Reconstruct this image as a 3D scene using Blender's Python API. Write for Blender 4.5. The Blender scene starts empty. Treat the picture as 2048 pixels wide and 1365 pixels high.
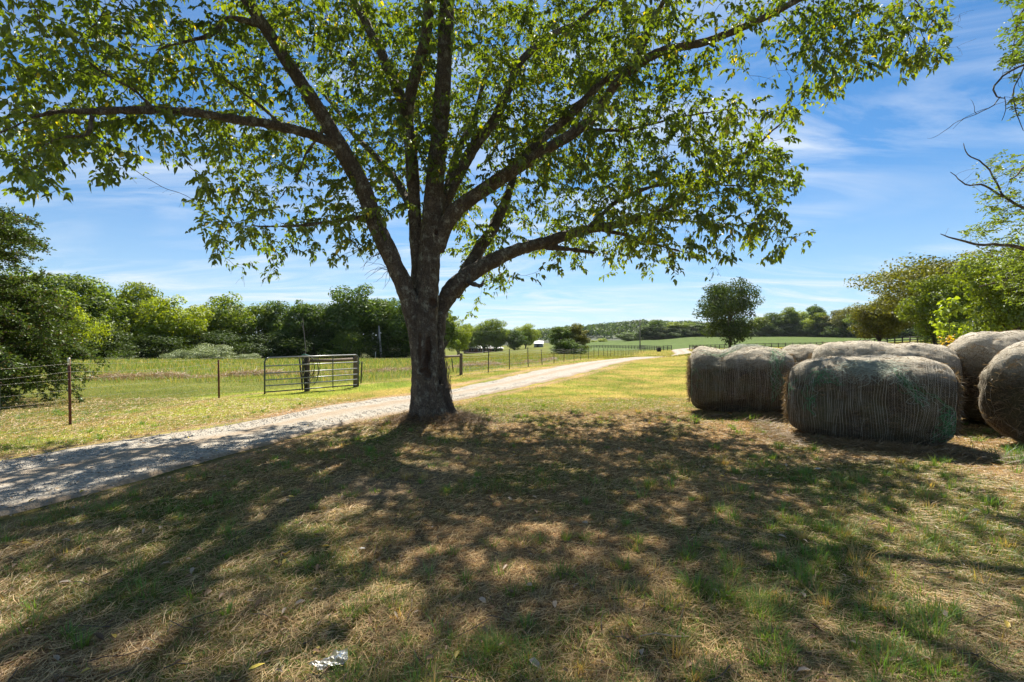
import bpy, math, random
import numpy as np
from mathutils import Vector, kdtree
random.seed(7); rng = np.random.default_rng(7)
scene = bpy.context.scene
COL = scene.collection
R = math.radians
F0 = 1000.0; CX = 1024.0; HZ = 690.0; EYE = 1.5

def P(px, py, D):                      # a point at real depth D seen in that direction from the photographer
    return np.array([(px-CX)/F0*D, D, EYE+(HZ-py)/F0*D])

# ------------------------------------------------------------------ helpers
def tag(o, label=None, cat=None, group=None, kind=None):
    if label: o['label'] = label
    if cat: o['category'] = cat
    if group: o['group'] = group
    if kind: o['kind'] = kind
    return o
def empty(name, loc=(0,0,0), rz=0.0):
    o = bpy.data.objects.new(name, None); COL.objects.link(o)
    o.location = loc; o.rotation_euler = (0,0,rz); o.empty_display_size = .2
    return o
def mk(name, V, Fs, mat, parent=None, col=None, smooth=False, loc=None):
    """V (n,3); Fs list of (m,k) index arrays"""
    V = np.asarray(V, dtype=np.float32)
    if not isinstance(Fs, (list, tuple)): Fs = [Fs]
    Fs = [np.asarray(f, dtype=np.int32) for f in Fs if len(f)]
    me = bpy.data.meshes.new(name)
    me.vertices.add(len(V)); me.vertices.foreach_set('co', V.ravel())
    loops = np.concatenate([f.ravel() for f in Fs])
    tot = np.concatenate([np.full(len(f), f.shape[1], dtype=np.int32) for f in Fs])
    st = np.concatenate([[0], np.cumsum(tot)[:-1]]).astype(np.int32)
    me.loops.add(len(loops)); me.loops.foreach_set('vertex_index', loops)
    me.polygons.add(len(tot)); me.polygons.foreach_set('loop_start', st); me.polygons.foreach_set('loop_total', tot)
    if smooth: me.polygons.foreach_set('use_smooth', np.ones(len(tot), dtype=bool))
    me.update(calc_edges=True)
    if col is not None:
        c = np.ones((len(V),4), dtype=np.float32); c[:,:3] = np.asarray(col)[:, :3]
        a = me.color_attributes.new('Col', 'FLOAT_COLOR', 'POINT'); a.data.foreach_set('color', c.ravel())
    me.materials.append(mat)
    o = bpy.data.objects.new(name, me); COL.objects.link(o)
    if parent is not None: o.parent = parent
    if loc is not None: o.location = loc
    return o
class MB:
    def __init__(s): s.V=[]; s.F=[]; s.n=0; s.C=[]
    def add(s, V, F, c=None):
        V=np.asarray(V,dtype=np.float64); 
        if isinstance(F, np.ndarray) or (len(F) and isinstance(F[0],(list,tuple)) and not isinstance(F[0][0],(list,tuple,np.ndarray))): F=[F]
        for f in F:
            if len(f): s.F.append(np.asarray(f,dtype=np.int64)+s.n)
        s.V.append(V); s.n+=len(V)
        if c is not None: s.C.append(np.tile(np.asarray(c,dtype=float),(len(V),1)) if np.ndim(c)==1 else np.asarray(c))
    def box(s, a, b, c=None):
        x0,y0,z0=a; x1,y1,z1=b
        s.add([(x0,y0,z0),(x1,y0,z0),(x1,y1,z0),(x0,y1,z0),(x0,y0,z1),(x1,y0,z1),(x1,y1,z1),(x0,y1,z1)],
              np.array([(0,3,2,1),(4,5,6,7),(0,1,5,4),(1,2,6,5),(2,3,7,6),(3,0,4,7)]), c)
    def beam(s, p, q, w, h, c=None):       # rectangular bar between two points, h along the up-ish direction
        p=np.array(p,float); q=np.array(q,float); d=q-p; d/=np.linalg.norm(d)
        up=np.array([0,0,1.]) if abs(d[2])<.9 else np.array([0,1.,0])
        a=np.cross(d,up); a/=np.linalg.norm(a); b=np.cross(a,d)
        V=[]
        for e in (p,q):
            for i,j in ((-1,-1),(1,-1),(1,1),(-1,1)): V.append(e+a*w/2*i+b*h/2*j)
        s.add(V, np.array([(0,1,2,3),(7,6,5,4),(0,4,5,1),(1,5,6,2),(2,6,7,3),(3,7,4,0)]), c)
    def tube(s, pts, rad, sides=6, c=None, cap=True):
        V,F,T=tube(pts,rad,sides,cap)
        s.add(V,[F,T] if len(T) else [F],c)
    def build(s, name, mat, parent=None, smooth=False):
        by={}
        for f in s.F: by.setdefault(f.shape[1],[]).append(f)
        return mk(name, np.concatenate(s.V), [np.concatenate(v) for v in by.values()], mat, parent,
                  np.concatenate(s.C) if s.C else None, smooth)
def tube(pts, rad, sides=6, cap=True):
    pts=np.asarray(pts,float); n=len(pts)
    rad=np.full(n,rad) if np.isscalar(rad) else np.asarray(rad,float)
    tg=np.gradient(pts,axis=0); tg/=np.maximum(np.linalg.norm(tg,axis=1,keepdims=True),1e-9)
    up=np.array([0,0,1.]) if abs(tg[0][2])<.9 else np.array([1.,0,0])
    a=np.cross(tg[0],up); a/=np.linalg.norm(a)
    ang=np.arange(sides)*2*math.pi/sides; ca,sa=np.cos(ang),np.sin(ang)
    V=np.zeros((n,sides,3))
    for i in range(n):
        a=a-tg[i]*a.dot(tg[i]); a/=max(np.linalg.norm(a),1e-9); b=np.cross(tg[i],a)
        V[i]=pts[i]+rad[i]*(ca[:,None]*a+sa[:,None]*b)
    i=np.arange(n-1)[:,None]; j=np.arange(sides)[None,:]; k=(j+1)%sides
    F=np.stack([i*sides+j, i*sides+k, (i+1)*sides+k, (i+1)*sides+j],-1).reshape(-1,4)
    V=V.reshape(-1,3); T=np.zeros((0,3),int)
    if cap:
        c0=len(V); V=np.vstack([V,pts[0],pts[-1]])
        jj=np.arange(sides); kk=(jj+1)%sides
        T=np.vstack([np.stack([np.full(sides,c0),kk,jj],1), np.stack([np.full(sides,c0+1),(n-1)*sides+jj,(n-1)*sides+kk],1)])
    return V,F,T
def spline(pts, step=.12):
    """Catmull-Rom through rows of any width; spacing by the first 3 columns"""
    p=np.asarray(pts,float); q=np.vstack([2*p[0]-p[1],p,2*p[-1]-p[-2]]); out=[]
    for i in range(1,len(q)-2):
        L=np.linalg.norm(q[i+1][:3]-q[i][:3]); m=max(1,int(math.ceil(L/step)))
        for k in range(m):
            t=k/m
            out.append(.5*((2*q[i])+(-q[i-1]+q[i+1])*t+(2*q[i-1]-5*q[i]+4*q[i+1]-q[i+2])*t*t+(-q[i-1]+3*q[i]-3*q[i+1]+q[i+2])*t**3))
    out.append(p[-1]); return np.array(out)
# value noise, numpy
_perm=np.random.default_rng(3).random((64,64,64)).astype(np.float32)
def vnoise(p):
    p=np.asarray(p,float); i=np.floor(p).astype(int); f=p-i; f=f*f*(3-2*f); i&=63; j=(i+1)&63
    r=0
    for a in (0,1):
        for b in (0,1):
            for c in (0,1):
                X=(j if a else i)[...,0]; Y=(j if b else i)[...,1]; Z=(j if c else i)[...,2]
                w=(f[...,0] if a else 1-f[...,0])*(f[...,1] if b else 1-f[...,1])*(f[...,2] if c else 1-f[...,2])
                r=r+_perm[X,Y,Z]*w
    return r
def fbm(p,o=4):
    p=np.asarray(p,float); s=0; a=.5; t=0
    for k in range(o): s=s+a*vnoise(p*(2**k)+k*17.3); t+=a; a*=.5
    return s/t
def fbm2(x,y,sc,o=4,off=0.):
    x=np.asarray(x,float); return fbm(np.stack([x*sc+off,np.asarray(y,float)*sc+off*1.7,np.full(x.shape,off+.5)],-1),o)
def sstep(a,b,x): t=np.clip((x-a)/(b-a),0,1); return t*t*(3-2*t)

# ------------------------------------------------------------------ materials
def mat(name):
    m=bpy.data.materials.new(name); m.use_nodes=True; nt=m.node_tree
    return m, nt, nt.nodes['Principled BSDF'], nt.nodes['Material Output']
def N(nt,t,**k):
    n=nt.nodes.new(t)
    for a,b in k.items():
        if a in n.inputs: n.inputs[a].default_value=b
        else: setattr(n,a,b)
    return n
def ramp(nt,src,stops):
    r=nt.nodes.new('ShaderNodeValToRGB'); e=r.color_ramp.elements
    while len(e)<len(stops): e.new(.5)
    for el,(p,c) in zip(e,stops): el.position=p; el.color=(*c,1) if len(c)==3 else c
    nt.links.new(src,r.inputs[0]); return r.outputs[0]
def mixc(nt,f,a,b,mode='MIX'):
    m=nt.nodes.new('ShaderNodeMix'); m.data_type='RGBA'; m.blend_type=mode
    for s,v in ((0,f),(6,a),(7,b)):
        if hasattr(v,'links'): nt.links.new(v,m.inputs[s])
        elif s==0: m.inputs[0].default_value=v
        else: m.inputs[s].default_value=(*v,1)
    return m.outputs[2]
def noise(nt,sc,det=4,rough=.55,vec=None,dist=0):
    n=nt.nodes.new('ShaderNodeTexNoise'); n.inputs['Scale'].default_value=sc; n.inputs['Detail'].default_value=det
    n.inputs['Roughness'].default_value=rough; n.inputs['Distortion'].default_value=dist
    if vec is not None: nt.links.new(vec,n.inputs['Vector'])
    return n.outputs['Fac']
def coords(nt,which='Object',scale=None):
    t=nt.nodes.new('ShaderNodeTexCoord').outputs[which]
    if scale:
        m=nt.nodes.new('ShaderNodeMapping'); m.inputs['Scale'].default_value=scale; nt.links.new(t,m.inputs[0]); return m.outputs[0]
    return t
def bump(nt,h,strength,dist,bs):
    b=nt.nodes.new('ShaderNodeBump'); b.inputs['Strength'].default_value=strength; b.inputs['Distance'].default_value=dist
    nt.links.new(h,b.inputs['Height']); nt.links.new(b.outputs[0],bs.inputs['Normal']); return b
def simple(name,c,rough=.8,metal=0.,var=.25,sc=6.,bmp=0.):
    m,nt,bs,_=mat(name); v=coords(nt)
    n=noise(nt,sc,5,.6,v)
    nt.links.new(ramp(nt,n,[(.25,tuple(x*(1-var) for x in c)),(.75,tuple(min(1,x*(1+var)) for x in c))]),bs.inputs['Base Color'])
    bs.inputs['Roughness'].default_value=rough; bs.inputs['Metallic'].default_value=metal
    if bmp: bump(nt,noise(nt,sc*6,4,.6,v),bmp,.01,bs)
    return m
def leafmat(name,tint=(1,1,1),trans=.45,tc=(1.0,1.15,.45),attr=True,base=(.06,.1,.02),objvar=0.,rough=.5,gloss=.06):
    m,nt,bs,out=mat(name)
    nt.nodes.remove(bs)
    if attr:
        a=nt.nodes.new('ShaderNodeAttribute'); a.attribute_name='Col'; c=mixc(nt,1.,a.outputs['Color'],tint,'MULTIPLY')
    else:
        c=mixc(nt,1.,base,tint,'MULTIPLY')
    if objvar:
        oi=nt.nodes.new('ShaderNodeObjectInfo')
        c=mixc(nt,1.,c,ramp(nt,oi.outputs['Random'],[(0,(1-objvar,1-objvar*.8,1-objvar)),(.5,(1,1,1)),(1,(1+objvar*.9,1+objvar*.5,1-objvar*.5))]),'MULTIPLY')
    d=nt.nodes.new('ShaderNodeBsdfDiffuse'); t=nt.nodes.new('ShaderNodeBsdfTranslucent'); g=nt.nodes.new('ShaderNodeBsdfGlossy')
    g.inputs['Roughness'].default_value=rough; g.inputs['Color'].default_value=(.9,.95,1,1)
    nt.links.new(c,d.inputs[0]); nt.links.new(mixc(nt,1.,c,tc,'MULTIPLY'),t.inputs[0])
    m1=nt.nodes.new('ShaderNodeMixShader'); m1.inputs[0].default_value=trans
    nt.links.new(d.outputs[0],m1.inputs[1]); nt.links.new(t.outputs[0],m1.inputs[2])
    m2=nt.nodes.new('ShaderNodeMixShader'); m2.inputs[0].default_value=gloss
    nt.links.new(m1.outputs[0],m2.inputs[1]); nt.links.new(g.outputs[0],m2.inputs[2])
    nt.links.new(m2.outputs[0],out.inputs[0]); return m

M={}
# bark: grey-brown plates, pale lichen; scar attribute shows the dark rotten wood
m,nt,bs,_=mat('bark'); v=coords(nt)
vs=nt.nodes.new('ShaderNodeMapping'); vs.inputs['Scale'].default_value=(1,1,.35); nt.links.new(v,vs.inputs[0])
vo=nt.nodes.new('ShaderNodeTexVoronoi'); vo.inputs['Scale'].default_value=20; vo.feature='DISTANCE_TO_EDGE'
nd=nt.nodes.new('ShaderNodeTexNoise'); nd.inputs['Scale'].default_value=14; nt.links.new(vs.outputs[0],nd.inputs['Vector'])
vm=nt.nodes.new('ShaderNodeVectorMath'); vm.operation='MULTIPLY_ADD'; vm.inputs[1].default_value=(.12,.12,.12)
nt.links.new(nd.outputs['Color'],vm.inputs[0]); nt.links.new(vs.outputs[0],vm.inputs[2]); nt.links.new(vm.outputs[0],vo.inputs['Vector'])
fine=noise(nt,55,6,.7,v); big=noise(nt,3.2,5,.65,v)
c=ramp(nt,fine,[(.3,(.045,.034,.024)),(.5,(.14,.11,.08)),(.7,(.28,.235,.18))])
c=mixc(nt,ramp(nt,noise(nt,7,6,.7,v),[(.52,(0,0,0)),(.62,(1,1,1))]),c,(.38,.37,.29))
c=mixc(nt,ramp(nt,big,[(.35,(0,0,0)),(.6,(.7,.7,.7))]),c,(.06,.043,.03))
c=mixc(nt,ramp(nt,vo.outputs['Distance'],[(.0,(.8,.8,.8)),(.08,(0,0,0))]),c,(.035,.025,.018))
at=nt.nodes.new('ShaderNodeAttribute'); at.attribute_name='Col'; sep=nt.nodes.new('ShaderNodeSeparateColor'); nt.links.new(at.outputs['Color'],sep.inputs[0])
c=mixc(nt,sep.outputs[0],c,ramp(nt,fine,[(.35,(.03,.018,.012)),(.65,(.12,.07,.04))]))
nt.links.new(c,bs.inputs['Base Color']); bs.inputs['Roughness'].default_value=.9
h=nt.nodes.new('ShaderNodeMath'); h.operation='MULTIPLY_ADD'; h.inputs[1].default_value=.6
nt.links.new(ramp(nt,vo.outputs['Distance'],[(0,(0,0,0)),(.15,(1,1,1))]),h.inputs[0]); nt.links.new(fine,h.inputs[2])
bump(nt,h.outputs[0],.9,.02,bs); M['bark']=m
M['twig']=simple('twig_bark',(.085,.065,.05),.9,0,.3,20)
M['trunk_far']=simple('distant_bark',(.10,.08,.065),.9,0,.35,3)
M['leaf']=leafmat('broad_leaf',trans=.58,tc=(2.0,1.85,.3))
M['leaf_r']=leafmat('compound_leaf',trans=.5,tc=(1.35,1.3,.35))
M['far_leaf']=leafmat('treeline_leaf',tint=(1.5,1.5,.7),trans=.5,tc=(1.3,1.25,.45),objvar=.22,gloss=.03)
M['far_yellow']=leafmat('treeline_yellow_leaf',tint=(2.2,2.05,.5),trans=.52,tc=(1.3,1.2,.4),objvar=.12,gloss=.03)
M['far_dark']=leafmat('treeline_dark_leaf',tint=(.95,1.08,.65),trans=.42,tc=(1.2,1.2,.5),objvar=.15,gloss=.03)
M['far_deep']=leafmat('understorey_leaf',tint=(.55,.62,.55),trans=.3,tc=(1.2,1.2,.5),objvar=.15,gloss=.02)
M['far_olive']=leafmat('treeline_olive_leaf',tint=(1.45,1.1,.55),trans=.42,tc=(1.3,1.2,.5),objvar=.12,gloss=.03)
M['far_grey']=leafmat('grey_shrub_leaf',tint=(2.6,2.2,4.6),trans=.25,tc=(1.1,1.1,.8),objvar=.1,gloss=.05)
M['cedar']=leafmat('cedar_needles',tint=(.95,1.,.9),trans=.25,tc=(1.2,1.2,.5),gloss=.03)
M['grass']=leafmat('grass_blades',trans=.4,tc=(1.25,1.2,.5),gloss=.03)
M['straw']=leafmat('dry_grass',trans=.25,tc=(1.15,1.05,.75),gloss=.03)
# ground: colour comes from the Col attribute with procedural breakup
m,nt,bs,_=mat('ground_soil'); v=coords(nt)
at=nt.nodes.new('ShaderNodeAttribute'); at.attribute_name='Col'
f1=noise(nt,9,8,.72,v); f2=noise(nt,60,4,.7,v); f3=noise(nt,.35,5,.6,v)
c=mixc(nt,1.,at.outputs['Color'],ramp(nt,f1,[(.3,(.42,.42,.42)),(.7,(1.6,1.5,1.4))]),'MULTIPLY')
c=mixc(nt,1.,c,ramp(nt,f2,[(.3,(.5,.48,.46)),(.7,(1.45,1.45,1.4))]),'MULTIPLY')
c=mixc(nt,1.,c,ramp(nt,f3,[(.3,(.7,.78,.65)),(.7,(1.3,1.22,1.3))]),'MULTIPLY')
nt.links.new(c,bs.inputs['Base Color']); bs.inputs['Roughness'].default_value=1.; bs.inputs['Specular IOR Level'].default_value=.05
h=nt.nodes.new('ShaderNodeMath'); h.operation='ADD'; nt.links.new(f1,h.inputs[0]); nt.links.new(f2,h.inputs[1]); bump(nt,h.outputs[0],.7,.03,bs)
M['ground']=m
# gravel
m,nt,bs,_=mat('gravel'); v=coords(nt)
vo=nt.nodes.new('ShaderNodeTexVoronoi'); vo.inputs['Scale'].default_value=48; nt.links.new(v,vo.inputs['Vector'])
st=ramp(nt,vo.outputs['Color'],[(0,(.17,.155,.135)),(.5,(.31,.285,.245)),(1,(.48,.445,.385))])
dirt=ramp(nt,noise(nt,14,6,.7,v),[(.3,(.20,.14,.09)),(.7,(.34,.25,.16))])
at=nt.nodes.new('ShaderNodeAttribute'); at.attribute_name='Col'; sep=nt.nodes.new('ShaderNodeSeparateColor'); nt.links.new(at.outputs['Color'],sep.inputs[0])
mm=nt.nodes.new('ShaderNodeMath'); mm.operation='ADD'; nt.links.new(sep.outputs[0],mm.inputs[0])
m2=nt.nodes.new('ShaderNodeMath'); m2.operation='MULTIPLY_ADD'; m2.inputs[1].default_value=1.6; m2.inputs[2].default_value=-.8
nt.links.new(noise(nt,2.3,6,.7,v),m2.inputs[0]); nt.links.new(m2.outputs[0],mm.inputs[1]); mm.use_clamp=True
c=mixc(nt,mm.outputs[0],st,dirt); nt.links.new(c,bs.inputs['Base Color']); bs.inputs['Roughness'].default_value=.95; bs.inputs['Specular IOR Level'].default_value=.15
bump(nt,vo.outputs['Distance'],.6,.01,bs); M['gravel']=m
m,nt,bs,_=mat('stone'); oi=nt.nodes.new('ShaderNodeAttribute'); oi.attribute_name='Col'; nt.links.new(oi.outputs['Color'],bs.inputs['Base Color']); bs.inputs['Roughness'].default_value=.85; M['stone']=m
# hay and net
m,nt,bs,_=mat('hay_body'); v=coords(nt)
f=noise(nt,40,6,.75,coords(nt,'Object',(.35,1.6,1.6)),.6); g=noise(nt,2.5,5,.6,v)
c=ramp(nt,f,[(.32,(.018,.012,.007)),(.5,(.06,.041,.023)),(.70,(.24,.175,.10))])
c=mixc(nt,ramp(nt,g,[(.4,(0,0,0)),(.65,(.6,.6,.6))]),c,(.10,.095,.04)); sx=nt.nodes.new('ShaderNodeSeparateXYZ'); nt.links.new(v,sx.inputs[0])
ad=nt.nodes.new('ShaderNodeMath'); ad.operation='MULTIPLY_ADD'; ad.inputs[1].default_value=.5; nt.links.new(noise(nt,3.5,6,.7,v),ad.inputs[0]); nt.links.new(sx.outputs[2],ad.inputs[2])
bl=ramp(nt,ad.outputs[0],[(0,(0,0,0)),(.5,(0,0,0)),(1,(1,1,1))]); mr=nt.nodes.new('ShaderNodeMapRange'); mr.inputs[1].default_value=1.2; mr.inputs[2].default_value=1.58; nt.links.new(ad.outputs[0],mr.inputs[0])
c=mixc(nt,mr.outputs[0],c,ramp(nt,f,[(.3,(.17,.14,.10)),(.5,(.46,.41,.33)),(.7,(.72,.66,.55))]))  # bale tops paler by height: weathered hay plus sunlight painted into the colour
nt.links.new(c,bs.inputs['Base Color'])
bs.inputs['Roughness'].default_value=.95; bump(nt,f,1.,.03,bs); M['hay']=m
M['net']=leafmat('net_wrap',attr=False,base=(.50,.45,.37),trans=.2,tc=(1,1,1),gloss=.04)
M['greennet']=leafmat('torn_green_net',attr=False,base=(.07,.36,.13),trans=.25,tc=(1,1,1),gloss=.05)
M['palenet']=leafmat('bleached_net',attr=False,base=(.50,.55,.46),trans=.25,tc=(1,1,1),gloss=.05)
M['wood']=simple('weathered_post',(.13,.10,.075),.9,0,.35,14,.4)
M['darkwood']=simple('black_board',(.028,.023,.02),.8,0,.3,8)
M['rust']=simple('rusty_steel',(.16,.06,.038),.8,.2,.4,30,.3)
M['postgreen']=simple('weathered_green_steel',(.055,.05,.042),.7,.2,.3,30)
M['white']=simple('white_paint',(.72,.7,.66),.6,0,.1,10)
M['wire']=simple('galvanised_wire',(.22,.21,.2),.5,.5,.2,10)
M['gate']=simple('gate_steel',(.06,.075,.075),.45,.4,.3,12)
M['gatetop']=simple('worn_gate_steel',(.24,.25,.25),.4,.5,.2,12)
M['hose']=simple('black_hose',(.018,.022,.02),.5,0,.2,8)
M['pole']=simple('utility_pole_wood',(.20,.17,.14),.9,0,.3,5)
M['polegrey']=simple('bleached_pole',(.50,.48,.44),.9,0,.2,5)
M['brick']=simple('brick_wall',(.16,.075,.05),.9,0,.2,3)
M['roof']=simple('pale_metal_roof',(.56,.57,.6),.5,.1,.08,2)
M['glass']=simple('dark_window',(.02,.025,.03),.15,0,.2,2)
M['greywall']=simple('grey_siding',(.19,.22,.25),.8,0,.15,2)
m,nt,bs,_=mat('clear_plastic'); bs.inputs['Base Color'].default_value=(.34,.35,.35,1); bs.inputs['Roughness'].default_value=.35
bs.inputs['Transmission Weight'].default_value=.85; bs.inputs['IOR'].default_value=1.2; M['plastic']=m

# ------------------------------------------------------------------ terrain
_D=np.array([0,8,12,20,40,60,80,100,150,200,300,380,500,700,1200,3000],float)
_T={-800:[0,0,0,0,0,-.3,-.7,-1.2,-2,-2.6,-3.5,-4,-5,-6,-4,0],
    0:[0,0,0,0,0,-.3,-.8,-1.3,-2,-2.6,-3.5,-4,-5,-6,-4,0],
    500:[0,0,0,0,0,-.3,-.8,-1.3,-2,-2.6,-3.5,-4,-5,-6,-4,0],
    900:[0,0,0,0,0,-.25,-.55,-.9,-1.8,-2.6,-4,-4.6,-5,-4,0,10],
    1100:[0,0,0,0,0,-.1,-.25,-.45,-.6,-.7,-.3,.6,2.8,4,10,20],
    1230:[0,0,0,0,0,-.05,-.45,-.5,-.2,.2,1.5,3.2,5.2,8,12,25],
    1300:[0,0,0,0,.05,.02,-.6,-.55,.0,.4,2.4,5.0,8,10,15,25],
    1400:[0,0,0,0,.15,.3,.1,0,.25,.9,3.8,7.9,12,14,18,25],
    1600:[0,0,.15,.15,.3,.5,.6,.6,.8,1.7,5.0,8.4,13,15,20,25],
    1900:[0,0,.2,.3,.7,1.3,1.7,2.0,3.0,4.2,7,9.5,14,16,20,25],
    2400:[0,0,.2,.4,.9,1.6,2.1,2.5,3.6,5,8,10,14,16,20,25]}
_cols=np.array(sorted(_T)); _tab=np.array([_T[c] for c in _cols])
TREE=np.array([-1.5,9.45])
def ground(x,y):
    x=np.asarray(x,float); y=np.asarray(y,float)
    px=CX+F0*x/np.maximum(y,6.); px=np.clip(px,_cols[0],_cols[-1])
    yy=np.clip(y,0,3000); zs=np.stack([np.interp(yy,_D,t) for t in _tab],0)
    k=np.clip(np.searchsorted(_cols,px)-1,0,len(_cols)-2); t=(px-_cols[k])/(_cols[k+1]-_cols[k]); t=t*t*(3-2*t)
    z=np.take_along_axis(zs,k[None],0)[0]*(1-t)+np.take_along_axis(zs,(k+1)[None],0)[0]*t
    r2=(x-TREE[0])**2+(y-TREE[1])**2
    z=z+.13*np.exp(-r2/.9)
    z=z+(fbm2(x,y,.7,3,4.)-.5)*.05*np.clip(1-np.abs(y)/60,0,1)
    return z
def gz(x,y): return float(ground(np.array([x]),np.array([y]))[0])
def at(px,D): x=(px-CX)/F0*D; return np.array([x,D,gz(x,D)])

# driveway centre lines and edges (left edge, right edge at matching stations)
drvL=np.array([(-7.6,2.2),(-7.1,4.6),(-6.7,6.5),(-6.1,7.9),(-5.1,10.3),(-4.2,13),(-2.3,16.3),(-.5,22.2),(2.5,32.5),(8.8,49),(15.6,62),(24,78),(32,98),(38,118),(47,145),(62,170)],float)
drvR=np.array([(-4.9,-.5),(-4.7,2.4),(-4.45,4.35),(-4.13,5.6),(-3.5,8.4),(-2.5,11.0),(-1.2,14.0),(.9,19.3),(4.6,29),(10.9,46.5),(18.2,60),(26.6,76.5),(35,97),(41.3,116),(50.5,143),(66,168)],float)
def in_drive(x,y):
    """signed-ish distance to the driveway centre / half width"""
    c=(drvL+drvR)/2; hw=np.linalg.norm(drvL-drvR,axis=1)/2
    best=np.full(np.shape(x),9e9); ctr=None
    for i in range(len(c)-1):
        a=c[i]; b=c[i+1]; d=b-a; L=d.dot(d)
        t=np.clip(((x-a[0])*d[0]+(y-a[1])*d[1])/L,0,1)
        q=np.hypot(x-a[0]-t*d[0],y-a[1]-t*d[1])/((hw[i]*(1-t)+hw[i+1]*t)*.92)
        best=np.minimum(best,q)
    return best
def left_fence_side(x,y):             # > 0 on the pasture side of the wire fences
    s1=-8.3-x
    s2=-((x-(-2.55))-.35*(y-25))/1.06
    return np.where(y<15,s1,np.where(y<25,np.where(x<-8.3+(y-15)*.575,1,-1)*np.abs(x-(-8.3+(y-15)*.575)),s2))
def greenness(x,y):
    g=fbm2(x,y,.45,4,2.)*.55+fbm2(x,y,1.9,3,9.)*.45
    return sstep(.43,.60,g)
def groundcol(x,y):
    x=np.asarray(x,float); y=np.asarray(y,float)
    px=CX+F0*x/np.maximum(y,1.); g=greenness(x,y)[...,None]
    n=fbm2(x,y,.25,4,31.)[...,None]; n2=fbm2(x,y,.06,4,12.)[...,None]
    soil=np.array([.13,.085,.048]); thatch=np.array([.30,.205,.11]); green=np.array([.09,.10,.025])
    near=(soil*(1-n)+thatch*n)*1.; near=near*(1-g)+green*g
    # sunny lawn verges: yellow green
    lawn=np.array([.15,.18,.028])*(.35+.65*g)+np.array([.36,.26,.09])*(1-g)*.62
    far=sstep(10.5,14,y)[...,None]; mt_=(.6+.9*fbm2(x,y,1.1,4,77.))[...,None]; lawn=lawn*mt_; c=near*(1-far)+lawn*far
    lf=left_fence_side(x,y); lawn_l=(sstep(-3.4,-2.6,np.where(y<20,lf,-9))*(y>2))[...,None]
    lw2=np.array([.14,.20,.03])*(.4+.6*g)+np.array([.27,.29,.05])*(1-g)*.7
    c=c*(1-lawn_l)+lw2*lawn_l
    past=(sstep(.2,1.2,lf)*(y>1))[...,None]
    pc=np.array([.095,.125,.028])*(.45+n*1.1)+np.array([.06,.04,.015])*n2
    c=c*(1-past)+pc*past
    # bare strip under the fence
    bs_=np.exp(-((lf+.15)/.22)**2)[...,None]*(y>1)[...,None]*(y<60)[...,None]*.65
    c=c*(1-bs_)+np.array([.30,.2,.13])*bs_
    # worn track in the foreground
    q=np.abs((y-(5.5+ (x+1.3)*.85)) )/1.3; tr=(sstep(1,.3,q)*sstep(-2.6,-1.9,x)*sstep(-.2,-.9,x)*.8)[...,None]
    c=c*(1-tr)+np.array([.20,.165,.135])*tr
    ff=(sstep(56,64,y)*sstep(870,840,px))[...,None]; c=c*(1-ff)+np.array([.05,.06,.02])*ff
    # crop field
    crop=(sstep(138,146,y+ (px-1300)*-.03)*sstep(1090,1110,px))[...,None]
    crop=np.where((px>1400)[...,None],sstep(150,156,y)[...,None]*1.,crop)
    cc=np.array([.085,.130,.042])*(.8+.4*n2)
    c=c*(1-crop)+cc*crop
    # drive shoulders
    d=in_drive(x,y); sh=(np.exp(-((d-1.12)/.16)**2)*(y<70)*.8)[...,None]
    c=c*(1-sh)+np.array([.34,.235,.155])*sh
    return c
def axis():
    a=np.concatenate([np.arange(0,13,.13), 13+np.cumsum(.15*1.062**np.arange(92))]); a=a[a<3400]; return np.concatenate([a,[3600,5200]])
ax=axis(); xs=np.concatenate([-ax[:0:-1],ax]); ys=np.concatenate([-np.array([3000,1500,700,300,120,60,30,15,8,4,2,1,.5])*1.,ax])
X,Y=np.meshgrid(xs,ys); Z=ground(X,Y)
fine_z=(fbm2(X,Y,3.5,3,40.)-.5)*.045*np.clip(1-Y/18,0,1)*(Y>-1); ind=in_drive(X,Y); fine_z*=sstep(.9,1.3,ind)
Z=Z+fine_z - .02*sstep(1.15,.9,ind)
nx,ny=len(xs),len(ys); i=np.arange(ny-1)[:,None]; j=np.arange(nx-1)[None,:]
Fg=np.stack([i*nx+j,i*nx+j+1,(i+1)*nx+j+1,(i+1)*nx+j],-1).reshape(-1,4)
g_=mk('ground',np.stack([X,Y,Z],-1).reshape(-1,3),Fg,M['ground'],col=groundcol(X,Y).reshape(-1,3),smooth=True); g_['kind']='structure'

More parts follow.
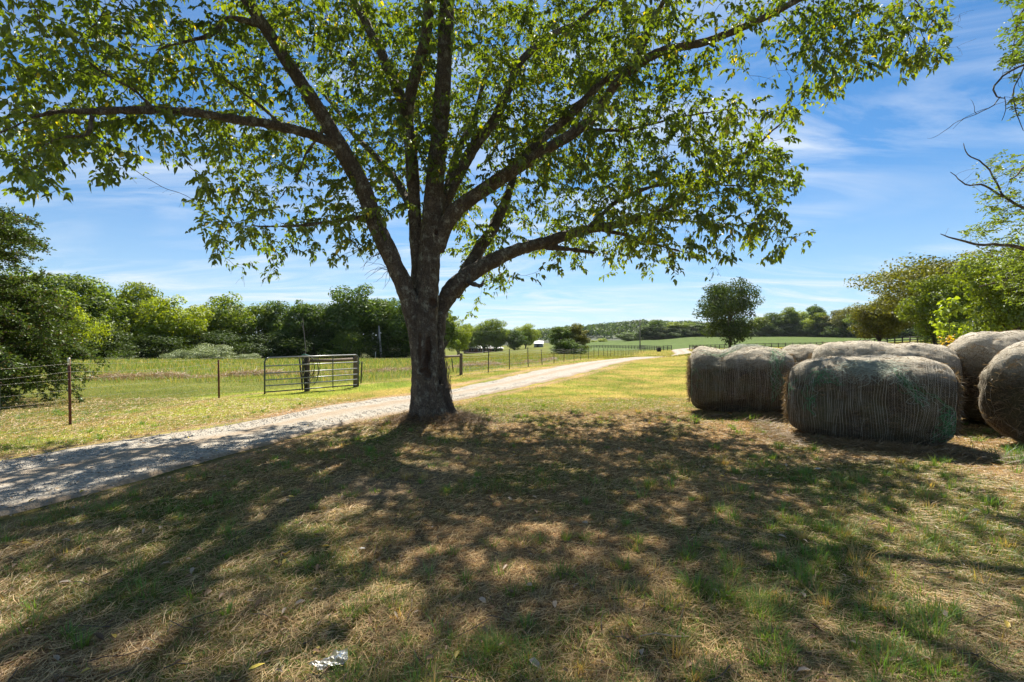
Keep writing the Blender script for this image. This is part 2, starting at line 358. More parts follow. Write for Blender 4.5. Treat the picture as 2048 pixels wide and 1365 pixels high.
def make_drive():
    L=spline(np.c_[drvL,np.zeros(len(drvL))],.35); 
    Rr=spline(np.c_[drvR,np.zeros(len(drvR))],.35)
    n=420; tt=np.linspace(0,1,n)**1.35
    def arc(Q):
        s=np.r_[0,np.cumsum(np.linalg.norm(np.diff(Q[:,:2],axis=0),axis=1))]; s/=s[-1]
        return np.c_[np.interp(tt,s,Q[:,0]),np.interp(tt,s,Q[:,1])]
    A=arc(L); B=arc(Rr); m=28; w=np.linspace(0,1,m)
    e0=(fbm2(A[:,0],A[:,1],.9,4,5.)-.5)*.32; e1=(fbm2(B[:,0],B[:,1],.9,4,55.)-.5)*.32
    W=w[None,:]*(1-e1[:,None]-e0[:,None])+e0[:,None]
    Pq=A[:,None,:]*(1-W[...,None])+B[:,None,:]*W[...,None]
    x=Pq[...,0]; y=Pq[...,1]; 
    prof=-.0+ .02*np.exp(-((w-.5)/.14)**2)[None,:]
    edge=np.minimum(w,1-w)[None,:]
    z=ground(x,y)+.012+y*.00045+prof-.05*(1-sstep(0,.05,edge))+ (fbm2(x,y,2.5,3,3.)-.5)*.02
    dirt=np.exp(-(edge/.07)**2)*.9+.62*np.exp(-((w-.5)/.11)**2)[None,:]*np.ones_like(x)
    i=np.arange(n-1)[:,None]; j=np.arange(m-1)[None,:]
    F=np.stack([i*m+j,i*m+j+1,(i+1)*m+j+1,(i+1)*m+j],-1).reshape(-1,4)
    o=mk('gravel_driveway',np.stack([x,y,z],-1).reshape(-1,3),F,M['gravel'],col=np.repeat(dirt.reshape(-1,1),3,1),smooth=True)
    o['kind']='structure'
    # loose stones
    k=26000; t=rng.random(k)**1.5*.33; idx=t*(n-1); i0=idx.astype(int)
    ww=rng.random(k); ww=np.where(rng.random(k)<.35,ww,np.where(rng.random(k)<.5,.25,.75)+rng.normal(0,.10,k)); ww=np.clip(ww,-.06,1.06)
    a=A[i0]; b=B[i0]; p=a*(1-ww[:,None])+b*ww[:,None]+rng.normal(0,.05,(k,2))
    s=rng.uniform(.005,.013,k)*(1+.5*(rng.random(k)<.05)); zz=ground(p[:,0],p[:,1])+.018+s*.3
    base=np.array([(1,0,0),(-1,0,0),(0,1,0),(0,-1,0),(0,0,1),(0,0,-1)],float)
    Fo=np.array([(0,2,4),(2,1,4),(1,3,4),(3,0,4),(2,0,5),(1,2,5),(3,1,5),(0,3,5)])
    ang=rng.random(k)*6.28; V=base[None]*(rng.uniform(.7,1.3,(k,6,1)))*s[:,None,None]; V[...,2]*=.55
    c,s_=np.cos(ang)[:,None],np.sin(ang)[:,None]; Vx=V[...,0]*c-V[...,1]*s_; Vy=V[...,0]*s_+V[...,1]*c
    V=np.stack([Vx+p[:,0:1],Vy+p[:,1:2],V[...,2]+zz[:,None]],-1)
    g=rng.uniform(.18,.52,k); cl=np.stack([g,g*.96,g*.89],-1); tn=rng.random(k)<.2; cl[tn]*=np.array([1,.8,.62])
    o=mk('loose_gravel',V.reshape(-1,3),(Fo[None]+np.arange(k)[:,None,None]*6).reshape(-1,3),M['stone'],col=np.repeat(cl,6,0))
    tag(o,'loose grey crushed stones scattered over the driveway','gravel',kind='stuff')
make_drive()

# ------------------------------------------------------------------ blades
def blades(x,y,h,w,lean,col,tipcol=None,z0=None,ang=None,seg=2):
    """curved tapering blades; lean = horizontal reach / height"""
    n=len(x); z=(ground(x,y) if z0 is None else z0)-.006
    z=z+np.where(np.abs(y)<18,0,0)
    a=rng.random(n)*6.283 if ang is None else ang; d=np.stack([np.cos(a),np.sin(a)],-1); sdir=np.stack([-d[:,1],d[:,0]],-1)
    tw=rng.uniform(-1,1,n)[:,None]; sdir=sdir*1.
    p0=np.stack([x,y,z],-1); up=np.array([0,0,1.])
    def pt(t,f): # t along
        q=p0.copy(); q[:,:2]+=d*(lean*h*t**1.7)[:,None]; q[:,2]+=h*t*(1-.22*t*np.minimum(lean,1.5)); return q
    def side(q,ws): 
        A=q.copy(); B=q.copy(); A[:,:2]+=sdir*ws[:,None]/2; B[:,:2]-=sdir*ws[:,None]/2; return A,B
    A0,B0=side(pt(0.,0),w); A1,B1=side(pt(.5,0),w*.8); T=pt(1.,0)
    V=np.stack([A0,B0,A1,B1,T],1).reshape(-1,3); k=np.arange(n)[:,None]*5
    tc=col if tipcol is None else tipcol
    C=np.stack([col*.9,col*.9,(col+tc)/2,(col+tc)/2,tc],1).reshape(-1,3)
    return V,np.array([0,1,3,2])[None]+k,np.array([2,3,4])[None]+k,C
def lying(x,y,L,w,col,z0,tilt):
    n=len(x); a=rng.random(n)*6.283; d=np.stack([np.cos(a),np.sin(a),tilt],-1); s=np.stack([-d[:,1],d[:,0],np.zeros(n)],-1)
    p=np.stack([x,y,z0],-1); bend=s*(rng.uniform(-.25,.25,n)*L)[:,None]
    A=p; Bm=p+d*(L*.5)[:,None]+bend*.5; E=p+d*L[:,None]; 
    s=s+np.array([0,0,.6]); w=w[:,None]
    V=np.stack([A-s*w/2,A+s*w/2,Bm-s*w/2,Bm+s*w/2,E],1).reshape(-1,3); k=np.arange(n)[:,None]*5
    return V,np.array([0,1,3,2])[None]+k,np.array([2,3,4])[None]+k,np.repeat(col,5,0)
def scatter(n,ymin,ymax,power=2.,pad=.25,lo=-60,hi=2110):
    """points over the view wedge, density falling as 1/y**power"""
    u=rng.random(n); k=2-power
    y=ymin*(ymax/ymin)**u if abs(k)<1e-6 else (ymin**k+u*(ymax**k-ymin**k))**(1/k)
    px=rng.uniform(lo,hi,n); x=(px-CX)/F0*y+rng.normal(0,pad*.2,n); return x,y
BALE_ZONES=[]
def make_grass():
    # green and mixed turf, near
    x,y=scatter(400000,1.75,15,1.9); d=in_drive(x,y); g=greenness(x,y); lf=left_fence_side(x,y)
    clump=fbm2(x,y,5.,2,70.); keep=(d>1.03+fbm2(x,y,1.5,3,8.)*.14)&(rng.random(len(x))<(.16+.75*g)*(.35+1.3*sstep(.4,.62,clump)))
    keep&=np.hypot(x-TREE[0],y-TREE[1])>.62
    tr=np.abs((y-(5.5+(x+1.3)*.85)))/1.3; keep&=~((tr<.7)&(x>-2.3)&(x<-.5)&(rng.random(len(x))<.85))
    x,y=x[keep],y[keep]; n=len(x); g=greenness(x,y)
    sc=np.clip(y/5,.75,2.)
    h=rng.uniform(.02,.07,n)*(.8+.9*sstep(.55,.75,fbm2(x,y,2.2,3,91.)))*np.where(y>9,.8,1); w=rng.uniform(.003,.0055,n)*sc
    cg=np.stack([rng.uniform(.09,.17,n),rng.uniform(.18,.29,n),rng.uniform(.03,.06,n)],-1)
    cy=np.stack([rng.uniform(.28,.42,n),rng.uniform(.22,.31,n),rng.uniform(.07,.12,n)],-1)
    m=(rng.random(n)<.28+.3*(1-g))[:,None]; c=np.where(m,cy,cg); tip=c*.8+np.array([.07,.05,.01])
    a=blades(x,y,h,w,rng.uniform(.2,1.6,n),c,tip)
    o=mk('turf_grass',a[0],[a[1],a[2]],M['grass'],col=a[3]); tag(o,'short patchy green and yellowing grass in the foreground','grass',kind='stuff')
    # taller tufts
    V=[];Q=[];T=[];C=[];off=0
    nt_=1700; tx,ty=scatter(nt_,1.9,12.5,1.6); d=in_drive(tx,ty); r=fbm2(tx,ty,.6,3,66.); ok=(d>1.12)&(rng.random(nt_)<sstep(.40,.60,r)+.12)&(np.hypot(tx-TREE[0],ty-TREE[1])>.7)
    # more of them low right, as in the photo
    pxs=CX+F0*tx/ty; ok&=(rng.random(nt_)<np.where(pxs>1250,1.,.55)); tx,ty=tx[ok],ty[ok]
    ex=np.array([(5.2,6.15),(5.9,5.85),(6.7,5.6),(4.3,7.1),(3.5,9.5),(4.6,9.6),(3.0,3.2),(2.2,2.6),(-2.5,3.3),(-2.2,3.0),(2.95,2.35),(3.2,2.6)])
    tx=np.r_[tx,ex[:,0]]; ty=np.r_[ty,ex[:,1]]
    for q in range(len(tx)):
        k=random.randint(18,60); rr=random.uniform(.02,.10); a_=rng.random(k)*6.28; rad=np.sqrt(rng.random(k))*rr
        x=tx[q]+np.cos(a_)*rad; y=ty[q]+np.sin(a_)*rad; hh=random.uniform(.045,.12)*(1.25 if tx[q]/ty[q]>.25 else 1) if q<len(tx)-12 else random.uniform(.14,.26)
        h=hh*rng.uniform(.5,1.1,k); w=rng.uniform(.003,.0055,k)*min(1.6,max(1,ty[q]/5)); dry=random.random()<.22
        c=np.stack([rng.uniform(.12,.2,k),rng.uniform(.2,.31,k),rng.uniform(.03,.07,k)],-1)
        if dry: c=np.stack([rng.uniform(.36,.5,k),rng.uniform(.28,.36,k),rng.uniform(.10,.16,k)],-1)
        b=blades(x,y,h,w,rng.uniform(.15,1.1,k),c,c*1.05,ang=a_+rng.normal(0,.4,k)); V.append(b[0]);Q.append(b[1]+off);T.append(b[2]+off);C.append(b[3]); off+=len(b[0])
    o=mk('grass_tufts',np.concatenate(V),[np.concatenate(Q),np.concatenate(T)],M['grass'],col=np.concatenate(C)); tag(o,'taller green grass tufts standing out of the thin lawn','grass',kind='stuff')
    # dry thatch lying down
    x,y=scatter(430000,1.75,14,1.95); d=in_drive(x,y); g=greenness(x,y); cl=fbm2(x,y,1.3,3,50.)
    keep=(d>.98+fbm2(x,y,1.5,3,8.)*.14)&(rng.random(len(x))<(1-.35*g)*(.45+1.0*sstep(.38,.62,cl)))
    x,y=x[keep],y[keep]; n=len(x); sc=np.clip(y/5,.75,2.)
    L=rng.uniform(.03,.12,n); w=rng.uniform(.0018,.0042,n)*sc
    b=rng.uniform(.4,1.25,n)[:,None]; c=np.array([.60,.43,.22])*b; dk=rng.random(n)<.2; c[dk]*=np.array([.5,.42,.4]); gr=rng.random(n)<.12; c[gr]=c[gr]*np.array([.85,.95,.9])
    a=lying(x,y,L,w,c,ground(x,y)+rng.uniform(.0,.014,n),rng.normal(.05,.16,n))
    o=mk('dry_thatch',a[0],[a[1],a[2]],M['straw'],col=a[3]); tag(o,'dry tan thatch and clippings lying between the grass','dry grass',kind='stuff')
    # verge lawn and pasture, farther
    x,y=scatter(250000,6.5,62,1.7,lo=-80,hi=2100); d=in_drive(x,y); lf=left_fence_side(x,y); g=greenness(x,y); px=CX+F0*x/y
    keep=(d>1.12)&(rng.random(len(x))<np.where(lf>-3.2,.6+.4*g,.32+.68*g))&((y>9.5)|(x<-5))
    x,y,lf,g=x[keep],y[keep],lf[keep],g[keep]; n=len(x); past=lf>.5
    tall=fbm2(x,y,.16,3,14.)
    h=np.where(past&(y>19.5),rng.uniform(.10,.30,n)*(.6+tall),rng.uniform(.03,.075,n)); w=rng.uniform(.006,.012,n)*np.clip(y/18,.6,2.4)
    c=np.stack([rng.uniform(.11,.20,n),rng.uniform(.19,.29,n),rng.uniform(.02,.04,n)],-1)*np.where(past,.85,1.)[:,None]
    cy=np.stack([rng.uniform(.36,.5,n),rng.uniform(.30,.38,n),rng.uniform(.10,.16,n)],-1)
    m=(rng.random(n)<np.where(past,.30,np.where(lf>-3.2,.22,.27+.4*(1-g))))[:,None]; c=np.where(m,cy,c)
    a=blades(x,y,h,w,rng.uniform(.1,.9,n),c,c*1.1)
    o=mk('pasture_grass',a[0],[a[1],a[2]],M['grass'],col=a[3]); tag(o,'sunlit pasture and verge grass with pale seed heads','grass',kind='stuff')
    # crop rows start: sparse blades over the crest
    x,y=scatter(60000,55,150,1.2,lo=850,hi=2080); d=in_drive(x,y); keep=d>1.2; x,y=x[keep],y[keep]; n=len(x); px=CX+F0*x/y
    h=rng.uniform(.08,.25,n); w=rng.uniform(.03,.06,n); c=np.stack([rng.uniform(.16,.30,n),rng.uniform(.19,.27,n),rng.uniform(.04,.06,n)],-1)
    a=blades(x,y,h,w,rng.uniform(.1,.9,n),c,c*1.05)
    o=mk('far_meadow_grass',a[0],[a[1],a[2]],M['grass'],col=a[3]); tag(o,'distant yellow green meadow grass before the board fences','grass',kind='stuff')
    # hay windrows
    V=[];Q=[];T=[];C=[];off=0
    for pts in ([(-22,18.5),(-18.6,20.8),(-14,23.0),(-11,25)],[(-10.4,24.6),(-5.8,30),(-2.6,35),(1,40.5),(4.5,52)]):
        s=spline(np.c_[np.array(pts,float),np.zeros(len(pts))],.3); k=9000 if pts[0][0]<-20 else 12000
        q=rng.integers(0,len(s)-1,k); o_=rng.normal(0,.33,k); br=fbm2(s[q,0],s[q,1],.5,3,21.); hgt=.30*np.exp(-(o_/.4)**2)*sstep(.35,.6,br)
        x=s[q,0]+rng.normal(0,.12,k); y=s[q,1]+o_; z=ground(x,y)+hgt*rng.random(k)
        c=np.array([.36,.25,.15])*rng.uniform(.55,1.2,k)[:,None]
        a=lying(x,y,rng.uniform(.12,.4,k),rng.uniform(.008,.018,k),c,z,rng.normal(.1,.3,k)); V.append(a[0]);Q.append(a[1]+off);T.append(a[2]+off);C.append(a[3]);off+=len(a[0])
    o=mk('hay_windrow',np.concatenate(V),[np.concatenate(Q),np.concatenate(T)],M['straw'],col=np.concatenate(C)); tag(o,'raked brown hay rows drying in the pasture behind the wire fence','hay',kind='stuff')
    # litter of fallen leaves
    k=900; x,y=scatter(k,1.9,11,1.7); a=rng.random(k)*6.28; s=rng.uniform(.012,.032,k); z=ground(x,y)+.018+rng.random(k)*.012
    d=np.stack([np.cos(a),np.sin(a),rng.normal(0,.3,k)],-1); e=np.stack([-np.sin(a),np.cos(a),rng.normal(0,.3,k)],-1); p=np.stack([x,y,z],-1); s=s[:,None]
    up=np.array([0,0,.35])
    V=np.stack([p-d*s,p-d*s*.3+e*s*.45+up*s,p+d*s*.5+e*s*.35+up*s,p+d*s*1.1,p+d*s*.5-e*s*.35+up*s,p-d*s*.3-e*s*.45+up*s],1).reshape(-1,3)
    kk=np.arange(k)[:,None]*6; c=np.array([.20,.125,.07])*rng.uniform(.5,1.5,k)[:,None]; yl=rng.random(k)<.12; c[yl]=[.5,.38,.08]; c[rng.random(k)<.2]=[.45,.36,.27]
    o=mk('fallen_leaves',V,[np.array([0,1,2,3])[None]+kk,np.array([0,3,4,5])[None]+kk],M['straw'],col=np.repeat(c,6,0)); tag(o,'dry brown leaves fallen on the shaded lawn','fallen leaves',kind='stuff')
make_grass()
def ground_twigs():
    B=MB(); x,y=scatter(260,1.9,9,1.5)
    for a,b in zip(x,y):
        t=random.random()*6.28; L=random.uniform(.05,.28); z=gz(a,b)+.022; pts=[(a,b,z)]
        for q in range(4): t+=random.gauss(0,.25); pts.append((pts[-1][0]+math.cos(t)*L/4,pts[-1][1]+math.sin(t)*L/4,z+random.uniform(-.004,.012)))
        B.tube(pts,[.003,.003,.0025,.002,.001],4)
    tag(B.build('fallen_twigs',M['twig']),'thin grey twigs fallen on the shaded lawn','twigs',kind='stuff')
ground_twigs()

# ------------------------------------------------------------------ leaves
def leaf_mesh(p,d,size,droop,col,aspect=.48):
    """folded pointed leaves. p base points, d directions"""
    n=len(p); d=d/np.maximum(np.linalg.norm(d,axis=1,keepdims=True),1e-6)
    r=rng.normal(0,1,(n,3))+np.array([0,0,1.6]); s=np.cross(d,r); s/=np.maximum(np.linalg.norm(s,axis=1,keepdims=True),1e-6); u=np.cross(s,d)
    L=size[:,None]; w=L*aspect; fold=u*w*.35; dr=np.array([0,0,-1.])*L*droop
    V=np.stack([p,p+d*L*.28+s*w*.5+fold*.8,p+d*L*.68+s*w*.36+fold*.5+dr*.3,p+d*L+dr,p+d*L*.68-s*w*.36+fold*.5+dr*.3,p+d*L*.28-s*w*.5+fold*.8],1).reshape(-1,3)
    k=np.arange(n)[:,None]*6
    return V,[np.array([0,1,2,3])[None]+k,np.array([0,3,4,5])[None]+k],np.repeat(col,6,0)

# ------------------------------------------------------------------ branching growth (space colonisation)
def grow(limbs, attr, step=.17, kill=.22, iters=130, wob=.03):
    """limbs: list of (pos(n,3), rad(n)). Returns nodes, parents"""
    nodes=[];par=[];base=[]
    for pos,rad in limbs:
        pv=-1
        for q,(p,r) in enumerate(zip(pos,rad)):
            nodes.append(p); par.append(pv); base.append(r); pv=len(nodes)-1
    nfix=len(nodes); A=[tuple(a) for a in attr]; alive=list(range(len(A)))
    # nearest existing node, updated with only the new nodes each turn
    kd=kdtree.KDTree(nfix)
    for i,n in enumerate(nodes):
        if base[i]<.13: kd.insert(n,i)
    kd.balance(); near={}
    for a in alive:
        _,i,dd=kd.find(A[a]); near[a]=(i,dd)
    nk={}
    for it in range(iters):
        pull={}
        for a in alive:
            i,dd=near[a]
            pull.setdefault(i,[]).append(a)
        new=[]
        for i,l in pull.items():
            nk[i]=nk.get(i,0)+1
            if nk[i]>3: continue
            n=np.array(nodes[i]); v=np.zeros(3)
            for a in l:
                w=np.array(A[a])-n; v+=w/max(np.linalg.norm(w),1e-6)
            L=np.linalg.norm(v)
            if L<1e-4: v=rng.normal(0,1,3); L=np.linalg.norm(v)
            v=v/L
            if par[i]>=0:
                pd=n-np.array(nodes[par[i]]); pl=np.linalg.norm(pd)
                if pl>1e-6: v=v+pd/pl*.35
            v=v/np.linalg.norm(v)+rng.normal(0,.22,3); v/=np.linalg.norm(v)
            nodes.append(n+v*step); par.append(i); base.append(0.); new.append(len(nodes)-1)
        if not new: break
        kd=kdtree.KDTree(len(new))
        for i in new: kd.insert(nodes[i],i)
        kd.balance(); nl=[]
        for a in alive:
            _,i,dd=kd.find(A[a])
            if dd<near[a][1]-1e-5: near[a]=(i,dd)
            if near[a][1]>kill: nl.append(a)
        alive=nl
        if not alive: break
    return np.array(nodes),np.array(par),np.array(base),nfix
def twig_tubes(nodes,par,base,nfix,rmin=.0035,expo=2.5,sides=5):
    n=len(nodes); acc=np.zeros(n); kids=[[] for _ in range(n)]
    for i in range(n):
        if par[i]>=0: kids[par[i]].append(i)
    for i in range(n-1,nfix-1,-1):
        if acc[i]==0: acc[i]=rmin**expo
        if par[i]>=nfix: acc[par[i]]+=acc[i]*.92
    rad=acc**(1/expo); rad=np.minimum(rad,.035)
    B=MB(); starts=[i for i in range(nfix,n) if par[i]<nfix]
    stack=list(starts)
    while stack:
        s=stack.pop(); ch=[par[s],s]; cur=s
        while True:
            kk=[k for k in kids[cur] if k>=nfix]
            if not kk: break
            kk.sort(key=lambda k:-rad[k]); stack.extend(kk[1:]); cur=kk[0]; ch.append(cur)
        r=[rad[s]*1.15]+[rad[c] for c in ch[1:]]; r[-1]*=.5
        r=np.array(r); sd=3 if r[1]<.007 else sides
        V,F,T=tube(nodes[ch],r,sd,False); B.add(V,[F])
    return B,rad,kids

MASK=["33778765888789999987752449958700",
      "55578755788889999988653239948500",
      "67677656478888998787652114311000",
      "77766655458777887777787761000000",
      "76665656753577765788888850000000",
      "54431044457766656788888861000000",
      "10000045457644566677777730000000",
      "00000046656313543566554551000000",
      "00000001221000332322321000000000",
      "00000000000000310000000000000000"]
MK=np.array([[int(c) for c in r[:32]] for r in MASK],float)
def maskval(px,py):
    gx=np.clip(px/64-.5,0,30.999); gy=np.clip(py/64-.5,0,8.999); i=gx.astype(int); j=gy.astype(int); fx=gx-i; fy=gy-j
    v=MK[j,i]*(1-fx)*(1-fy)+MK[j,i+1]*fx*(1-fy)+MK[j+1,i]*(1-fx)*fy+MK[j+1,i+1]*fx*fy
    return np.where(py>640,0,v)

LIMBS=dict(
C=[(858,880,9.35,100),(857,840,9.35,72),(854,785,9.35,51),(851,700,9.35,47),(855,600,9.35,45),(859,520,9.35,41),(864,440,9.4,42),(872,340,9.4,36),(882,230,9.45,34),(889,120,9.4,31),(893,40,9.4,29),(896,-60,9.4,26),(905,-200,9.3,22),(900,-350,9.2,18),(915,-500,9.1,12),(905,-640,9,6)],
B=[(836,880,9.5,76),(838,830,9.5,44),(838,760,9.5,30),(838,640,9.5,28),(834,520,9.5,25),(828,400,9.5,25),(822,300,9.5,25),(815,230,9.5,24),(828,160,9.5,23),(848,90,9.4,22),(858,10,9.3,21),(862,-80,9.2,19),(850,-200,8.9,16),(800,-350,8.5,12),(770,-480,8.2,7)],
B1=[(817,255,9.5,24),(798,190,9.6,25),(770,120,9.8,24),(735,50,10,22),(705,0,10.2,20),(670,-90,10.5,17),(640,-200,10.8,12),(610,-300,11,6)],
A=[(844,800,9.4,34),(838,700,9.4,34),(822,620,9.3,34),(803,560,9.2,35),(776,500,9.1,35),(748,440,9.05,34),(730,385,9.0,33),(700,330,8.9,33),(650,240,8.7,29),(595,155,8.5,26),(540,70,8.3,24),(490,-5,8.1,22),(440,-90,7.9,19),(390,-200,7.6,15),(360,-320,7.3,10),(340,-420,7.1,5)],
A1=[(672,292,8.78,26),(620,268,8.5,25),(540,248,8.0,23),(450,237,7.5,21),(360,222,7.0,20),(280,220,6.6,20),(200,226,6.3,17),(120,228,6,12),(70,238,5.8,9),(10,262,5.6,6),(-80,290,5.4,3)],
A1b=[(305,219,6.7,11),(270,185,6.5,9),(210,150,6.2,7),(150,105,5.9,5),(60,55,5.6,3)],
A1c=[(185,232,6.2,11),(172,270,6.1,8),(120,275,5.9,6),(40,315,5.6,3)],
A1d=[(560,250,8.1,9),(500,200,7.9,7),(430,150,7.6,4)],
A2=[(522,50,8.25,18),(460,42,8.0,14),(430,65,7.8,12),(380,80,7.6,9),(330,95,7.3,6),(280,112,7.1,3)],
A3=[(645,262,8.7,9),(612,310,8.6,7),(600,345,8.5,6),(545,425,8.4,3)],
A4=[(747,430,9.2,13),(690,440,9.4,10),(610,452,9.5,8),(520,452,9.5,5),(440,455,9.5,3)],
D=[(872,500,9.4,32),(905,430,9.3,31),(960,385,9.2,28),(1020,345,9.1,26),(1090,300,9,23),(1150,265,8.9,21),(1195,225,8.9,19),(1230,170,8.8,18),(1270,133,8.8,19),(1330,100,8.8,17),(1420,78,8.8,15),(1500,48,8.8,14),(1590,5,8.8,12),(1660,-25,8.9,10),(1740,-50,9,7),(1810,-30,9.1,5),(1840,20,9.1,3)],
D2=[(995,358,9.25,20),(1080,283,9.3,21),(1150,220,9.3,21),(1210,160,9.2,19),(1262,128,9.0,17),(1300,60,9.0,14),(1335,-10,9.0,12),(1360,-90,9.0,9),(1390,-200,9,5)],
E=[(882,420,9.55,28),(945,300,9.8,29),(990,240,10,27),(1015,180,10.1,23),(1040,125,10.3,20),(1100,72,10.5,16),(1160,40,10.7,12),(1230,-20,11,9),(1290,-90,11.2,4)],
F=[(890,885,9.75,90),(884,840,9.75,52),(878,760,9.7,30),(876,690,9.7,25),(881,630,9.7,28),(900,585,9.75,36),(925,560,9.8,36),(970,530,9.9,31),(1030,502,10.1,26),(1090,485,10.3,23),(1160,463,10.5,19),(1230,450,10.8,16),(1290,435,11,13),(1340,410,11.2,11),(1420,350,11.5,8),(1500,300,11.8,6),(1570,240,12,3)],
F2=[(908,590,9.9,36),(955,505,10.3,31),(990,450,10.6,27),(1015,390,10.9,21),(1040,320,11.3,15),(1100,240,11.8,11),(1180,190,12.2,6)],
F3=[(1070,490,10.25,16),(1130,497,10.4,13),(1190,508,10.5,7)],
F4=[(1195,457,10.65,13),(1260,475,10.8,9),(1330,495,11,6),(1390,510,11,3)],
F5=[(1170,461,10.6,12),(1240,400,11,10),(1320,372,11.3,8),(1430,370,11.5,5),(1530,380,11.6,3)],
F6=[(1290,435,11,9),(1370,440,10.6,7),(1460,455,10.2,3)],
F7=[(935,560,9.8,16),(955,570,9.5,13),(965,572,9.35,10),(972,558,9.25,5)],
D4=[(1770,-50,9.05,7),(1690,30,9.3,5),(1640,80,9.4,3)],
D5=[(1160,258,8.9,9),(1250,260,9.3,7),(1380,230,9.8,5),(1480,215,10,3)],
K=[(893,430,9.7,24),(905,330,11,19),(950,230,12.5,13),(980,120,14,7)],
L=[(826,420,9.6,22),(775,340,11,17),(700,260,12.3,12),(640,180,13.5,6)],
G1=[(896,-60,9.4,20),(900,-300,7.8,17),(930,-700,6,12),(960,-1300,4.2,5)],
G2=[(440,-90,7.9,17),(350,-260,6.6,14),(150,-500,5.2,9),(-100,-900,4,4)],
G3=[(900,-120,9.35,18),(1100,-350,8,15),(1400,-600,6.8,10),(1750,-900,5.5,4)],
G4=[(862,-60,9.2,18),(960,-200,11,14),(1100,-280,13,8)])
def to_world(l,k=1.): return np.array([np.r_[P(a,b,D),w*k/2/F0*D] for a,b,D,w in l])

